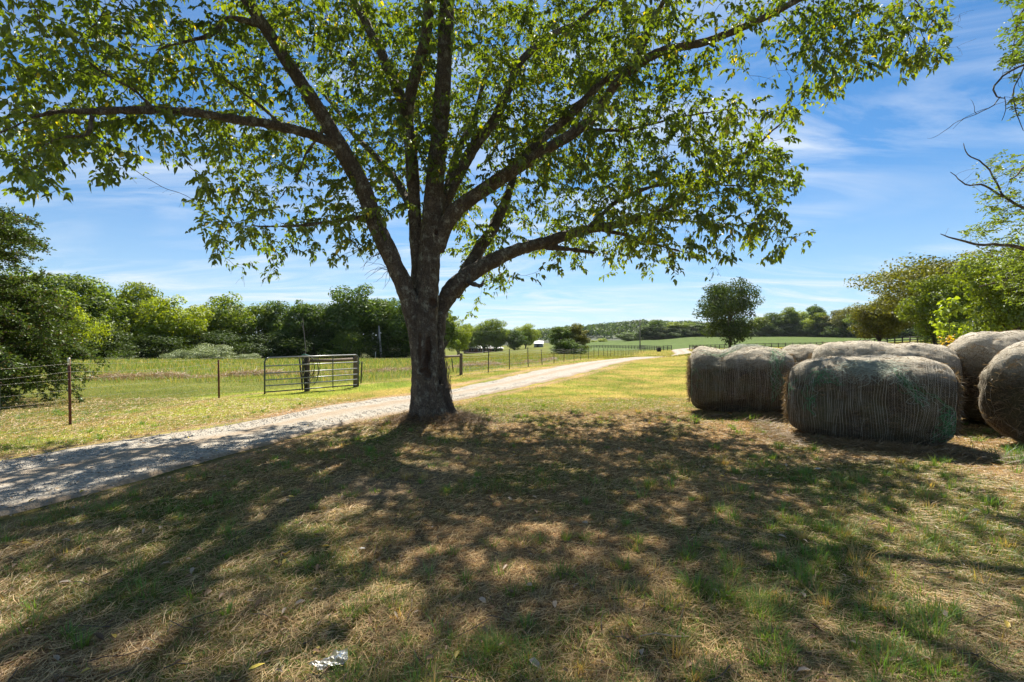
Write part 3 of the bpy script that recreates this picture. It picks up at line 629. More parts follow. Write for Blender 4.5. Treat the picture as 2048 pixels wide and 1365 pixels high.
def main_tree():
    root=empty('shade_tree',(TREE[0],TREE[1],0))
    tag(root,'big leafy shade tree with scarred many-stemmed trunk beside the gravel driveway','tree')
    off=np.array([TREE[0],TREE[1],0.])
    limbs=[]; thick=MB()
    for k,l in LIMBS.items():
        s=spline(to_world(l,1. if k in 'ABCDF' else .8),.13); n=len(s); t=np.linspace(0,1,n)
        wob=np.stack([fbm(np.c_[s[:,2]*1.3+hash(k)%7*0+len(k)*3.1,s[:,0]*1.3,np.full(n,q*9.)],3)-.5 for q in range(3)],-1)*.16*sstep(0,.15,t)[:,None]*sstep(.4,1.,1.2-s[:,3]*6)[:,None]
        wob[:,2]*=.5; wob[:, :]*=(s[:,2]>2.2)[:,None]
        pos=s[:,:3]+wob; rad=np.maximum(s[:,3],.004)
        rad=rad*(1+.10*(vnoise(np.c_[pos*3.1])-.5)+.05*(vnoise(pos*9)-.5))
        limbs.append((pos,rad))
        V,Fq,T=tube(pos,rad,16 if rad.max()>.05 else 8); thick.add(V,[Fq,T])
    # root flares
    for a in np.arange(0,6.28,.62):
        a+=rng.normal(0,.12); c=np.array([-1.48,9.5]); r0=.195; d=np.array([math.cos(a),math.sin(a)*.8]); ln=rng.uniform(.38,.58)
        pts=[(*(c+d*r0*.9),.75+rng.uniform(-.1,.2),.09),(*(c+d*(r0+.07)),.35,.10),(*(c+d*(r0+ln*.45)),.12,.085),(*(c+d*(r0+ln)),-.03,.05)]
        s=spline(np.array(pts),.07); V,Fq,T=tube(s[:,:3],s[:,3],10); thick.add(V,[Fq,T])
    # fuse the stems: voxel remesh, then bark relief and rot scars
    tmp=thick.build('tmp_wood',M['bark'])
    md=tmp.modifiers.new('r','REMESH'); md.mode='VOXEL'; md.voxel_size=.021; md.use_smooth_shade=True
    dg=bpy.context.evaluated_depsgraph_get(); ev=tmp.evaluated_get(dg); me=ev.to_mesh()
    nv=len(me.vertices); V=np.zeros(nv*3,np.float32); me.vertices.foreach_get('co',V); V=V.reshape(-1,3).astype(float)
    nn=np.zeros(nv*3,np.float32); me.vertices.foreach_get('normal',nn); nn=nn.reshape(-1,3).astype(float)
    npol=len(me.polygons); lt=np.zeros(npol,np.int32); me.polygons.foreach_get('loop_total',lt)
    li=np.zeros(len(me.loops),np.int32); me.loops.foreach_get('vertex_index',li)
    Fs=[]; stt=np.cumsum(lt)-lt
    for kk in (3,4):
        q=stt[lt==kk]; 
        if len(q): Fs.append(li[q[:,None]+np.arange(kk)[None]])
    ev.to_mesh_clear(); bpy.data.objects.remove(tmp)
    low=sstep(8,2,V[:,2])
    V=V+nn*((fbm(V*np.array([9,9,4.]),4)-.5)*(.012+.05*low)+(fbm(V*np.array([28,28,12.]),2)-.5)*(.006+.016*low))[:,None]
    # vertical ridge relief for the old right-hand stem
    scar=np.zeros(len(V))
    for (px,py,D,rx,rz,dep) in ((857,700,9.2,6,30,.055),(853,725,9.2,6,24,.05),(841,700,9.2,4,34,.015),(856,748,9.2,8,9,.06),(846,742,9.2,7,6,.04),(833,845,9.15,9,14,.06),(865,606,9.2,8,9,.06),(872,465,9.2,4,5,.04),(866,540,9.2,3,3,.02)):
        c=P(px,py,D); ddx=(V[:,0]-c[0])/(rx/F0*D); ddz=(V[:,2]-c[2])/(rz/F0*D)
        wv=fbm(V*14,2)*.7-.35; e=np.sqrt(ddx**2+ddz**2)+wv; f=sstep(1.15,.7,e)*(V[:,1]<9.5)*(nn[:,1]<.1)
        scar=np.maximum(scar,f); V[:,1]+=f*dep
        rim=np.exp(-((e-1.25)/.22)**2)*(V[:,1]<9.5)*(nn[:,1]<.1); V[:,1]-=rim*.012
    V-=off
    mk('trunk',V,Fs,M['bark'],root,col=np.repeat(scar[:,None],3,1),smooth=True)
    # attractors
    att=[]; w=MK.ravel()**1.25; w/=w.sum()
    while len(att)<4100:
        c=rng.choice(len(w),p=w); px=(c%32+rng.random())*64; py=(c//32+rng.random())*64
        if rng.random()*9>maskval(np.array([px]),np.array([py]))[0]+1.5: continue
        if rng.random()<(.52 if px<420 else .2 if px<700 else 0): continue
        if px<420: D=rng.uniform(5.2+px*.004,8.6+px*.004)
        elif px<760: D=rng.uniform(7.2+(px-420)*.006,12.5) if py<350 else rng.uniform(8.4,10.8)
        elif px<1300: D=rng.uniform(9.9,14.5) if rng.random()<.86 else rng.uniform(8.4,9.3)
        elif px<1560 or py>190: D=rng.uniform(8.3,11.0)
        else: D=rng.uniform(8.6,9.9)
        if py<60 and px>1390 and px<1540 and rng.random()<.5: continue
        q=P(px,py,D)
        if not(px>1560 and py<190) and rng.random()>sstep(.40,.54,vnoise(q[None]*1.1)[0]*.6+vnoise(q[None]*2.3)[0]*.4)+.06: continue
        att.append(q)
    k=0
    while k<2050:
        p=np.array([-.8,9.2,7.8])+np.array([8.2,7.6,6.6])*rng.uniform(-1,1,3); q=(p-np.array([-.8,9.2,7.8]))/np.array([8.2,7.6,6.6]); r=np.linalg.norm(q)
        if r>1 or r<.35 or p[1]<1.6: continue
        if p[2]<4.2: continue
        py=HZ-(p[2]-EYE)/p[1]*F0; px=CX+p[0]/p[1]*F0
        if py>-25 and -30<px<2080: continue
        if px>1900 and py<-25 and rng.random()<.5: continue
        if rng.random()>sstep(.40,.54,vnoise(p[None]*.9)[0]*.6+vnoise(p[None]*2.1)[0]*.4)+.08: continue
        shx=p[0]-(p[2]-1.3)*.11; shy=p[1]-(p[2]-1.3)*.774
        if shx>1.6 and 1<shy<6.2 and rng.random()<.72: continue
        if shx<-3.6 and 3.5<shy<9 and rng.random()<.8: continue
        if shx>4.2 and 8.0<shy<14 and rng.random()<.85: continue
        att.append(p); k+=1
    nodes,par,base,nfix=grow(limbs,att)
    B,rad,kids=twig_tubes(nodes,par,base,nfix)
    # dead twigs left of the trunk
    for (px,py,D) in ((745,505,9.0),(700,500,8.9),(760,540,9.1),(690,130,8.6),(560,100,8)):
        for q in range(7):
            a=P(px+ (20 if px>600 else 0),py,D); d=rng.normal(0,1,3); d[0]=-abs(d[0])-.4; d/=np.linalg.norm(d); pts=[a]
            for z in range(7): d=d+rng.normal(0,.28,3); d/=np.linalg.norm(d); pts.append(pts[-1]+d*.075)
            B.tube(pts,np.linspace(.006,.002,8),3)
    # leafy sprays on thin ends
    tips=np.array([i for i in range(nfix,len(nodes)) if rad[i]<.0085]); 
    lp=[];ld=[];sh=[]
    for i in tips:
        q=nodes[i]; endn=not [k for k in kids[i] if k>=nfix]
        m=4 if endn else (1 if rng.random()<.95 else 0)
        for _ in range(m):
            d=rng.normal(0,1,3); d[2]=d[2]*.45-.15; pd=q-nodes[par[i]]; d=d/np.linalg.norm(d)+pd/max(np.linalg.norm(pd),1e-6)*.8; d/=np.linalg.norm(d)
            L=rng.uniform(.14,.34); nl=int(L/.034); pts=[q]; cur=q.copy(); dd=d.copy(); u=np.cross(d,rng.normal(0,1,3)); u/=np.linalg.norm(u); u[2]*=.4
            for z in range(nl):
                dd=dd+np.array([0,0,-.05])+rng.normal(0,.06,3); dd/=np.linalg.norm(dd); cur=cur+dd*.034; pts.append(cur)
                s=1 if z%2 else -1; lp.append(cur); ld.append(dd*.55+u*s*1.+np.array([0,0,-.5])+rng.normal(0,.35,3)); sh.append(0)
            lp.append(cur); ld.append(dd+np.array([0,0,-.4]))
            if len(pts)>2: B.tube(pts[::2],.0018,3,cap=False)
    lp=np.array(lp); ld=np.array(ld)
    D=lp[:,1]; px=CX+lp[:,0]/D*F0; py=HZ-(lp[:,2]-EYE)/D*F0
    infr=(px>0)&(px<2048)&(py>0)&(py<1365)
    mv=maskval(px,py); keep=~infr|(rng.random(len(px))<sstep(.6,2.6,mv))
    keep&=~((py>-40)&(px>1900))
    lp,ld=lp[keep],ld[keep]; n=len(lp)
    s=.045+.075*rng.random(n)**.8
    b=fbm(lp*.9,3)[:,None]; c=np.array([.040,.076,.014])*(1-b)*1.3+np.array([.115,.150,.018])*b*1.1; c=c*rng.uniform(.75,1.3,(n,1))
    yl=rng.random(n)<.02; c[yl]=[.36,.30,.03]
    V,Fs,C=leaf_mesh(lp-off,ld,s,.18,c,.56); mk('crown',V,Fs,M['leaf'],root,col=C)
    o=B.build('twigs',M['twig'],root); 
    o.data.vertices.foreach_set('co',(np.concatenate(B.V)-off).astype(np.float32).ravel()); o.data.update(); o['kind']='stuff'
    print('main leaves',n,'nodes',len(nodes))
    # dead vines on the right of the foot
    V=MB()
    for q in range(60):
        a=rng.uniform(-.2,1.3); x=TREE[0]+.22+.10*rng.random(); y=TREE[1]+rng.uniform(-.2,.12); pts=[]; z=-.02; top=rng.uniform(.3,1.5); xx=x+rng.uniform(.0,.06); k=int(top/.09)+2
        for w_ in range(k):
            f=w_/k; pts.append((x-.05*f+(xx-x)+.16*(1-f)**3+rng.normal(0,.012),y-.03*(1-f)+rng.normal(0,.012),z+f*top))
        V.tube(np.array(pts)-off,.004,3)
    V.build('dry_vines',M['trunk_far'],root)['kind']='stuff'
main_tree()

# dead stalks and chaff heaped at the foot of the tree
def foot_heap():
    k=5200; a=rng.random(k)*6.28; r=np.abs(rng.normal(0,.45,k))+.38; x=TREE[0]+.05+np.cos(a)*r*1.15; y=TREE[1]+np.sin(a)*r*.9
    z=ground(x,y)+.14*np.exp(-(r-.4)**2/.09)*rng.random(k); c=np.array([.25,.17,.10])*rng.uniform(.5,1.3,k)[:,None]
    A=lying(x,y,rng.uniform(.06,.24,k),rng.uniform(.003,.006,k),c,z,rng.normal(.15,.3,k))
    o=mk('dead_stalks',A[0],[A[1],A[2]],M['straw'],col=A[3]); tag(o,'dead brown stalks heaped round the foot of the big tree','dry stalks',kind='stuff')
foot_heap()

# ------------------------------------------------------------------ near right tree (trunk stands outside the view)
def right_tree():
    base=np.array([12.6,10.6,gz(12.6,10.6)]); root=empty('hedgerow_tree',tuple(base))
    tag(root,'tall thin-leaved tree reaching in from the right edge with bare dead branches over the bales','tree')
    L=[[(2215,660,10.6,60),(2205,500,10.6,50),(2190,350,10.5,44),(2200,200,10.5,36),(2180,50,10.4,30),(2190,-100,10.4,22),(2180,-260,10.4,10)],
       [(2198,560,10.6,26),(2120,520,10.8,20),(2048,498,10.9,15),(1990,490,11,11),(1950,490,11,9),(1915,478,11,7),(1880,468,11,3)],
       [(2192,450,10.5,22),(2100,440,10.6,15),(2048,420,10.6,11),(2010,395,10.7,9),(1970,372,10.7,7),(1930,370,10.7,5),(1900,345,10.7,2.5)],
       [(2010,395,10.7,7),(1985,350,10.7,6),(1960,322,10.7,5),(1935,308,10.7,4),(1925,285,10.7,2)],
       [(2190,330,10.5,20),(2110,310,9.8,12),(2048,335,9.4,8),(2020,360,9.2,4)],
       [(2190,210,10.5,22),(2110,130,8.8,13),(2050,130,8,8),(2000,158,7.8,7),(1987,180,7.8,6),(1995,192,7.8,5),(2012,195,7.8,3)],
       [(2003,192,7.8,4),(1985,210,7.8,3.5),(1960,222,7.8,3),(1930,235,7.8,2),(1908,248,7.8,1.5)],
       [(2050,130,8,6),(2030,180,7.9,4),(2026,210,7.9,3.5),(2040,240,7.9,3),(2048,262,7.9,2)],
       [(2012,192,7.8,3),(2010,220,7.8,2.5),(1998,245,7.8,2)],
       [(2188,120,10.4,20),(2110,30,8.6,13),(2060,10,8,8),(2030,60,7.8,4),(2028,110,7.8,3)],
       [(2180,520,10.6,18),(2100,560,11.5,12),(2020,560,12,8),(1960,575,12,5)],
       [(2185,0,10.4,16),(2280,-160,9,10),(2400,-300,8,4)],[(2200,300,10.5,18),(2330,150,10,12),(2450,60,9.6,5)],[(2190,60,10.4,16),(2150,-200,12,10),(2130,-330,13,4)]]
    limbs=[];B=MB()
    for l in L:
        s=spline(to_world(l,.52),.12); s[:,:3]+=(np.stack([fbm(s[:,:3]*3+q*7,3) for q in range(3)],-1)-.5)*.1
        limbs.append((s[:,:3],np.maximum(s[:,3],.003))); B.tube(s[:,:3]-base,np.maximum(s[:,3],.003),10)
    B.build('trunk',M['bark'],root,smooth=True)
    att=[]
    for (cx,cy,rx,ry,D,n) in ((2035,95,26,55,7.9,60),(2048,30,26,50,7.9,45),(2030,330,36,28,10.7,45),(2000,410,40,32,10.7,50),(2050,430,50,60,11,90),(2000,520,60,30,11.6,110),(2045,560,60,50,12,130),(1975,455,36,14,11,18),(1970,345,20,20,10.7,12),(2040,200,14,20,7.9,8)):
        for _ in range(int(n*1.7)):
            t=rng.random()*6.28; r=math.sqrt(rng.random()); att.append(P(cx+rx*r*math.cos(t),cy+ry*r*math.sin(t),D+rng.uniform(-.5,.5)))
    for _ in range(650):
        p=np.array([13.5,10.6,7.5])+np.array([4.5,4.5,5])*rng.uniform(-1,1,3)
        if np.linalg.norm((p-np.array([13.5,10.6,7.5]))/np.array([4.5,4.5,5]))<1 and CX+p[0]/p[1]*F0>2075: att.append(p)
    nodes,par,bs_,nfix=grow(limbs,att,step=.14,kill=.18)
    T,rad,kids=twig_tubes(nodes,par,bs_,nfix,rmin=.003)
    # bare side twigs on the dead limbs
    for k in (1,2,3,6,5):
        pos=limbs[k][0]
        for q in range(len(pos)//3,len(pos),2):
            if rng.random()<.6: continue
            d=rng.normal(0,1,3); d[1]*=.5; d/=np.linalg.norm(d); pts=[pos[q]]
            for z in range(rng.integers(3,8)): d=d+rng.normal(0,.3,3); d/=np.linalg.norm(d); pts.append(pts[-1]+d*.06)
            T.tube(pts,np.linspace(.005,.0018,len(pts)),3)
    lp=[];ld=[]
    for i in range(nfix,len(nodes)):
        if rad[i]>.009: continue
        e=not kids[i]; 
        for _ in range(3 if e else int(rng.random()<.7)):
            d=rng.normal(0,1,3); d[2]*=.4; d/=np.linalg.norm(d); u=np.cross(d,[0,0,1.]); cur=nodes[i].copy()
            for z in range(rng.integers(5,9)):
                cur=cur+d*.028+np.array([0,0,-.003]); s=1 if z%2 else -1; lp.append(cur.copy()); ld.append(u*s+d*.4+rng.normal(0,.3,3))
    lp=np.array(lp); ld=np.array(ld); n=len(lp); px=CX+lp[:,0]/lp[:,1]*F0; py=HZ-(lp[:,2]-EYE)/lp[:,1]*F0
    keep=(px>2050)|~((py<300)&(py>150)&(px<2020)); keep&=~((px<1950)&(py<430)); lp,ld=lp[keep],ld[keep]; n=len(lp)
    c=np.array([.12,.17,.025])*rng.uniform(.6,1.5,(n,1)); c[lp[:,2]>5.5]*=np.array([.8,.9,1.]); 
    V,Fs,C=leaf_mesh(lp-base,ld,rng.uniform(.05,.085,n),.15,c,.5); mk('crown',V,Fs,M['leaf_r'],root,col=C)
    o=T.build('twigs',M['twig'],root); o.data.vertices.foreach_set('co',(np.concatenate(T.V)-base).astype(np.float32).ravel()); o.data.update(); o['kind']='stuff'
right_tree()

# ------------------------------------------------------------------ distant broadleaf trees
def tree_proto(seed,h,w,nlobe,nleaf,ls,trunk_h=.25,shape='round',flat=1.,lsc=1.):
    """returns (crown mesh obj, trunk mesh obj) data at origin"""
    r=np.random.default_rng(seed); lobes=[]
    zc=h*(trunk_h+1)/2; rz=h*(1-trunk_h)/2; rx=w/2
    while len(lobes)<nlobe:
        q=r.normal(0,1,3); q/=np.linalg.norm(q); q*=r.uniform(.15,.84)**.6
        if shape=='round': e=np.array([q[0]*rx,q[1]*rx,q[2]*rz]); 
        elif shape=='column': e=np.array([q[0]*rx*(1-.25*q[2]),q[1]*rx*(1-.25*q[2]),q[2]*rz])
        else: # spread: wide flat top
            e=np.array([q[0]*rx*(1+.1*q[2]),q[1]*rx,q[2]*rz*.85+.1*rz]) 
        if shape=='round': e[:2]*=(1+.0*q[2]) if q[2]>-.3 else .85
        s=r.uniform(.07,.19)*w*1.05*lsc; lobes.append((e+np.array([0,0,zc]),s))
    P_=[];N_=[]
    tot_=sum(s*s for e,s in lobes); cnt=[max(8,int(nleaf*s*s/tot_)) for e,s in lobes]
    for (e,s),per in zip(lobes,cnt):
        q=r.normal(0,1,(per,3)); q/=np.linalg.norm(q,axis=1,keepdims=True); rr=r.uniform(.25,1,per)**.45
        pp=e+q*(s*rr)[:,None]*np.array([1.1,1.1,.72*flat]); pp+=r.normal(0,.06*s,(per,3))
        P_.append(pp); N_.append(q+np.array([0,0,.45]))
    Pp=np.concatenate(P_); Nn=np.concatenate(N_)+r.normal(0,.55,(len(Pp),3)); n=len(Pp)
    Nn/=np.linalg.norm(Nn,axis=1,keepdims=True); t=np.cross(Nn,r.normal(0,1,(n,3))); t/=np.linalg.norm(t,axis=1,keepdims=True); b=np.cross(Nn,t)
    s=(ls*r.uniform(.6,1.4,n))[:,None]
    V=np.stack([Pp-t*s,Pp-b*s*.55+Nn*s*.25,Pp+t*s*1.1,Pp+b*s*.55+Nn*s*.25],1).reshape(-1,3)
    F=np.arange(n*4).reshape(-1,4)[:, :]; F2=np.concatenate([F[:,[0,1,2]],F[:,[0,2,3]]])
    c=np.array([.095,.135,.03])*r.uniform(.6,1.45,(n,1)); c[r.random(n)<.15]*=np.array([1.35,1.2,1.])
    lb=np.repeat(r.uniform(.8,1.25,nlobe),cnt)[:,None]; c=c*lb
    cm=mk('crown',V,F2,M['far_leaf'],col=np.repeat(c,4,0))
    B=MB(); tr=max(.12,h*.022)
    pts=np.array([(0,0,-.6),(0,0,0),(r.normal(0,.1),r.normal(0,.1),h*trunk_h*.6),(r.normal(0,.2),r.normal(0,.2),h*trunk_h),(r.normal(0,.3),r.normal(0,.3),h*.55),(r.normal(0,.4),r.normal(0,.4),h*.85)])
    B.tube(pts,[tr*1.5,tr*1.3,tr,tr*.9,tr*.5,tr*.12],8)
    idx=r.choice(nlobe,min(nlobe,16),replace=False)
    for k in idx:
        e,s=lobes[k]; z0=h*r.uniform(trunk_h*.7,max(trunk_h+.05,min(.6,e[2]/h*.8))); a=np.array([0,0,z0]); mid=(a+e)/2+np.array([0,0,-.05*h])*r.uniform(-1,.6)
        B.tube(spline(np.array([a,mid,e]),h*.08),.0,3) if False else B.tube(np.array([a,(a*.6+mid*.4),mid,e]),[tr*.45,tr*.38,tr*.28,tr*.08],5)
    tm=B.build('trunk',M['trunk_far'],smooth=True)
    return cm,tm
PROTO={}
for nm,a in dict(round_a=(11,10,9,75,15000,.16,.10,'round'),lone=(26,10,9.2,110,17000,.13,.05,'round',.9,.85),round_b=(12,10,8.2,80,15000,.155,.08,'round'),tall_a=(13,10,6.4,66,13000,.145,.06,'column'),
                 tall_b=(14,10,5.6,60,12000,.14,.08,'column'),spread=(15,10,13.5,120,20000,.135,.16,'spread',.5),bushy=(16,10,11,70,12000,.17,-.1,'round')).items():
    PROTO[nm]=tree_proto(*a)
for c_,t_ in PROTO.values():
    COL.objects.unlink(c_); COL.objects.unlink(t_)
def put_tree(name,proto,loc,h,wf,rot,matn,label,cat='tree',group=None,trunk=True):
    e=empty(name,tuple(loc),rot); e.scale=(h/10*wf,h/10*wf,h/10); tag(e,label,cat,group)
    c,t=PROTO[proto]
    for src in ((c,t) if trunk else (c,)):
        q=src.copy(); COL.objects.link(q); q.parent=e
        if src is c and matn!='far_leaf':
            q.material_slots[0].link='OBJECT'; q.material_slots[0].material=M[matn]
    return e
def tree_px(name,proto,px,top,D,wpx,matn,label,cat='tree',group=None,trunk=True,sink=.3):
    """stand a tree at (px, D) tall enough to reach image row top and wpx wide"""
    g=at(px,D); h=EYE+(HZ-top)/F0*D-g[2]; W={'round_a':9,'lone':9.2,'round_b':8.2,'tall_a':6.4,'tall_b':5.6,'spread':13.5,'bushy':11}[proto]
    wf=(wpx*(1.12 if proto!='spread' else 1.)/F0*D)/(W*h/10)
    return put_tree(name,proto,(g[0],g[1],g[2]-sink),h*1.03,wf*.95,random.random()*6.28,matn,label,cat,group,trunk)
# left tree line, left to right
LT=[('round_a',70,535,62,190,'far_leaf','dark green broadleaf tree partly behind the cedar at the left edge'),
    ('round_b',150,548,66,150,'far_leaf','tall green tree just right of the cedar in the left tree line'),
    ('bushy',140,592,56,110,'far_yellow','low yellow-green tree in front of the left tree line beside the cedar'),
    ('tall_a',222,568,74,100,'far_leaf','slim green tree second from the cedar in the left tree line'),
    ('round_b',285,566,76,110,'far_leaf','green domed tree above the white bright gap left of the yellow tree'),
    ('round_a',345,592,72,130,'far_yellow','brightest yellow-green tree in the left tree line'),
    ('round_b',405,608,80,90,'far_yellow','lower yellow-green tree between the bright yellow tree and the next tall dome'),
    ('round_a',468,588,84,135,'far_leaf','tall green tree with rounded top above the second fence post'),
    ('round_b',560,602,88,90,'far_dark','dark tree starting the shaded group left of the gate'),
    ('tall_a',606,590,86,95,'far_dark','tall dark tree right behind the gate with a bleached snag before it'),
    ('round_b',655,606,90,80,'far_dark','shorter dark tree filling the dip behind the gate'),
    ('round_a',712,570,90,140,'far_dark','tallest dark tree of the line, just left of the bleached pole'),
    ('tall_a',770,582,92,90,'far_dark','dark tree right of the bleached pole'),
    ('round_b',812,600,88,90,'far_dark','dark tree half hidden by the left side of the big trunk'),
    ('bushy',690,650,84,90,'far_leaf','small light green tree under the dark group behind the gate'),
    ('tall_b',888,612,120,60,'far_leaf','grey-green slim tree seen just right of the big trunk'),
    ('round_a',915,640,150,60,'far_yellow','light yellow-green tree between the big trunk and the brick house')]
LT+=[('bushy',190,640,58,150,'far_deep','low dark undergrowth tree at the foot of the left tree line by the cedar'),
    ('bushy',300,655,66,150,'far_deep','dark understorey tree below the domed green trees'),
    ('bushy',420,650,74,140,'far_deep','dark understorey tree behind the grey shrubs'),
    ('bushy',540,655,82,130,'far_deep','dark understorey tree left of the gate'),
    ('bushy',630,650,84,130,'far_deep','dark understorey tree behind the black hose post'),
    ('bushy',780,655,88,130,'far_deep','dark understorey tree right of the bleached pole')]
for p,px,top,D,w,mt,lab in LT:
    tree_px('broadleaf_tree',p,px,top,D,w,mt,lab,sink=.8 if p=='bushy' else .3)
for p,px,top,D,w,lab in (('bushy',365,692,62,60,'round grey-green shrub at the foot of the brightest yellow tree'),('bushy',430,680,62,80,'arching pale grey shrub nearest the second fence post'),
                     ('bushy',495,700,68,50,'small grey-green shrub left of the gate under the dark trees'),('bushy',245,705,58,70,'low grey shrub at the shaded foot of the left tree line')):
    tree_px('olive_shrub',p,px,top,D,w,'far_grey',lab,'shrub',trunk=False,sink=.5)
# middle
MID=[('round_a',968,641,262,62,'far_leaf','rounded tree on the left over the brick house roof'),('round_b',992,637,258,48,'far_leaf','bright green tree over the right end of the brick house'),
     ('round_a',1052,646,300,52,'far_yellow','yellow-green rounded tree behind the dark round tree by the barn'),('round_b',1028,658,262,48,'far_dark','dark round tree between the brick house and the small barn'),
     ('tall_a',935,640,280,44,'far_leaf','green tree left of the brick house'),
     ('bushy',1140,668,106,66,'far_dark','dense base growth of the twin bushes before the hill'),
     ('tall_a',1122,641,108,50,'far_dark','left dark bushy tree of the pair standing behind the wire fence'),('tall_b',1155,644,109,48,'far_olive','right rusty green bushy tree of the pair behind the wire fence')]
for p,px,top,D,w,mt,lab in MID: tree_px('broadleaf_tree',p,px,top,D,w,mt,lab,sink=.6 if p!='bushy' else 1.2)
tree_px('lone_tree','lone',1460,552,112,118,'far_deep','lone dark rounded tree standing by the board fence in the middle distance')
# far right woodland edge: rises to the right
FR=[(1255,660,420,40,'far_dark'),(1290,645,400,34,'far_dark'),(1316,636,396,40,'far_dark'),(1345,641,392,44,'far_yellow'),(1375,640,388,38,'far_leaf'),(1400,642,384,40,'far_dark'),(1425,640,380,40,'far_leaf'),
    (1520,625,372,44,'far_leaf'),(1548,622,370,40,'far_dark'),(1575,612,366,40,'far_leaf'),(1600,618,362,40,'far_yellow'),(1628,600,350,34,'far_dark'),(1640,622,345,46,'far_yellow'),
    (1672,618,335,50,'far_olive'),(1700,612,320,50,'far_olive'),(1735,605,300,56,'far_leaf'),(1775,600,280,60,'far_dark'),(1825,590,250,70,'far_leaf'),(1880,580,220,80,'far_dark'),(1940,575,190,90,'far_leaf'),(2010,570,160,100,'far_dark'),(2090,560,140,120,'far_dark'),(2000,630,120,90,'far_leaf'),
    (1480,632,376,46,'far_dark'),(1450,636,380,40,'far_yellow')]
names={'far_dark':'dark green','far_leaf':'mid green','far_yellow':'yellow-green','far_olive':'olive brown'}
for k,(px,top,D,w,mt) in enumerate(sorted(FR)):
    where=('left of the lone tree' if px<1395 else 'behind the lone tree' if px<1530 else 'over the leftmost hay bale' if px<1660 else 'over the rear hay bales' if px<1800 else 'behind the spreading tree')
    tree_px('woodland_tree',['round_a','tall_a','round_b','tall_b'][k%4],px,top+4,D,w*1.15,mt,f"{names[mt]} tree at the far field edge {where}",'tree','trees along the far edge of the green crop field')
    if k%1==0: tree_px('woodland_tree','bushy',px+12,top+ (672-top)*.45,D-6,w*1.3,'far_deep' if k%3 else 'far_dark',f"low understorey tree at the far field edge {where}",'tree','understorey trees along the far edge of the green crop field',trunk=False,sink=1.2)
# spreading trees right
tree_px('spreading_oak','spread',1900,505,74,330,'far_olive','wide spreading olive and rust coloured tree behind the fence at the right')
tree_px('broadleaf_tree','round_b',1872,548,66,110,'far_leaf','bright green tree growing in front of the wide spreading tree')
tree_px('broadleaf_tree','round_a',1760,590,92,110,'far_olive','brownish drooping tree on the left side of the wide spreading tree')
tree_px('broadleaf_tree','round_a',2035,470,40,170,'far_leaf','green tree rising at the right edge above the bales')
tree_px('broadleaf_tree','bushy',1985,620,58,130,'far_leaf','leafy undergrowth right of the spreading tree')

# hill wood: one mass of tree crowns on a far ridge
def hill():
    m=60; xs_=np.linspace(-900,1500,m); 
    def ridge(px): return np.interp(px,[200,700,900,1090,1150,1240,1290,1350,1500,2000,2600],[690,686,680,664,656,649,646,648,655,660,660])
    V=[];
    xs_=np.linspace(300,2500,90)
    for r,(D,f) in enumerate(((640,0.),(760,.45),(900,.8),(1050,1.),(1300,.6),(1800,0))):
        for px in xs_:
            x=(px-CX)/F0*D; base=gz(x,D); top=EYE+(HZ-ridge(px)-4)/F0*1050
            z=base-2+(max(top-base,2))*f; V.append((x,D,z+ (random.random()-.5)*3*f))
    k=len(xs_); F=[(r*k+i,r*k+i+1,(r+1)*k+i+1,(r+1)*k+i) for r in range(5) for i in range(k-1)]
    o=mk('hills',np.array(V),np.array(F),M['hillsoil'],smooth=True); o['kind']='structure'
    V=np.array(V).reshape(6,k,3)
    P_=[];C_=[];Nn=[]
    n=1900
    for _ in range(n):
        a=random.random()**.8*3.2; r=int(a); fr=a-r; b=(random.betavariate(1.5,1.8) if True else 0)*(k-1.001); i=int(b); fb=b-i
        c=(V[r,i]*(1-fr)+V[r+1,i]*fr)*(1-fb)+(V[r,i+1]*(1-fr)+V[r+1,i+1]*fr)*fb
        s=random.uniform(5,10); q=rng.normal(0,1,(64,3)); q/=np.linalg.norm(q,axis=1,keepdims=True); q[:,2]=np.abs(q[:,2])*1.2-.3
        P_.append(c+np.array([0,0,5])+q*s*rng.uniform(.6,1,(64,1))); Nn.append(q); t=random.choice([(.04,.06,.02),(.05,.075,.02),(.075,.10,.025),(.05,.07,.03)]); C_.append(np.array(t)*rng.uniform(.6,1.3,(64,1)))
    Pp=np.concatenate(P_);Nn=np.concatenate(Nn)+rng.normal(0,.4,(len(Pp),3)); Nn/=np.linalg.norm(Nn,axis=1,keepdims=True); C=np.concatenate(C_); n=len(Pp)
    t=np.cross(Nn,rng.normal(0,1,(n,3))); t/=np.linalg.norm(t,axis=1,keepdims=True); b=np.cross(Nn,t); s=rng.uniform(.9,2.0,(n,1))
    Vv=np.stack([Pp-t*s,Pp-b*s*.7,Pp+t*s,Pp+b*s*.7],1).reshape(-1,3)
    o=mk('distant_wood',Vv,np.arange(n*4).reshape(-1,4),M['far_dark'],col=np.repeat(C*1.3,4,0)); tag(o,'hazy blue-green wood covering the far hill','wood',kind='stuff')
M['hillsoil']=simple('hill_ground',(.04,.055,.025),.95,0,.3,.02)
hill()
# small round bushes on the far side of the crop field
for px,top,D,w in ((1205,676,455,22),(1262,680,440,9),(1187,680,470,14)):
    tree_px('field_bush','bushy',px,top,D,w,'far_yellow',{1205:'larger pale bush at the far edge of the crop field below the hill',1262:'tiny pale bush left of the tall utility pole at the field edge',1187:'small bush beside the larger pale bush below the hill'}[px],'bush',trunk=False,sink=.5)

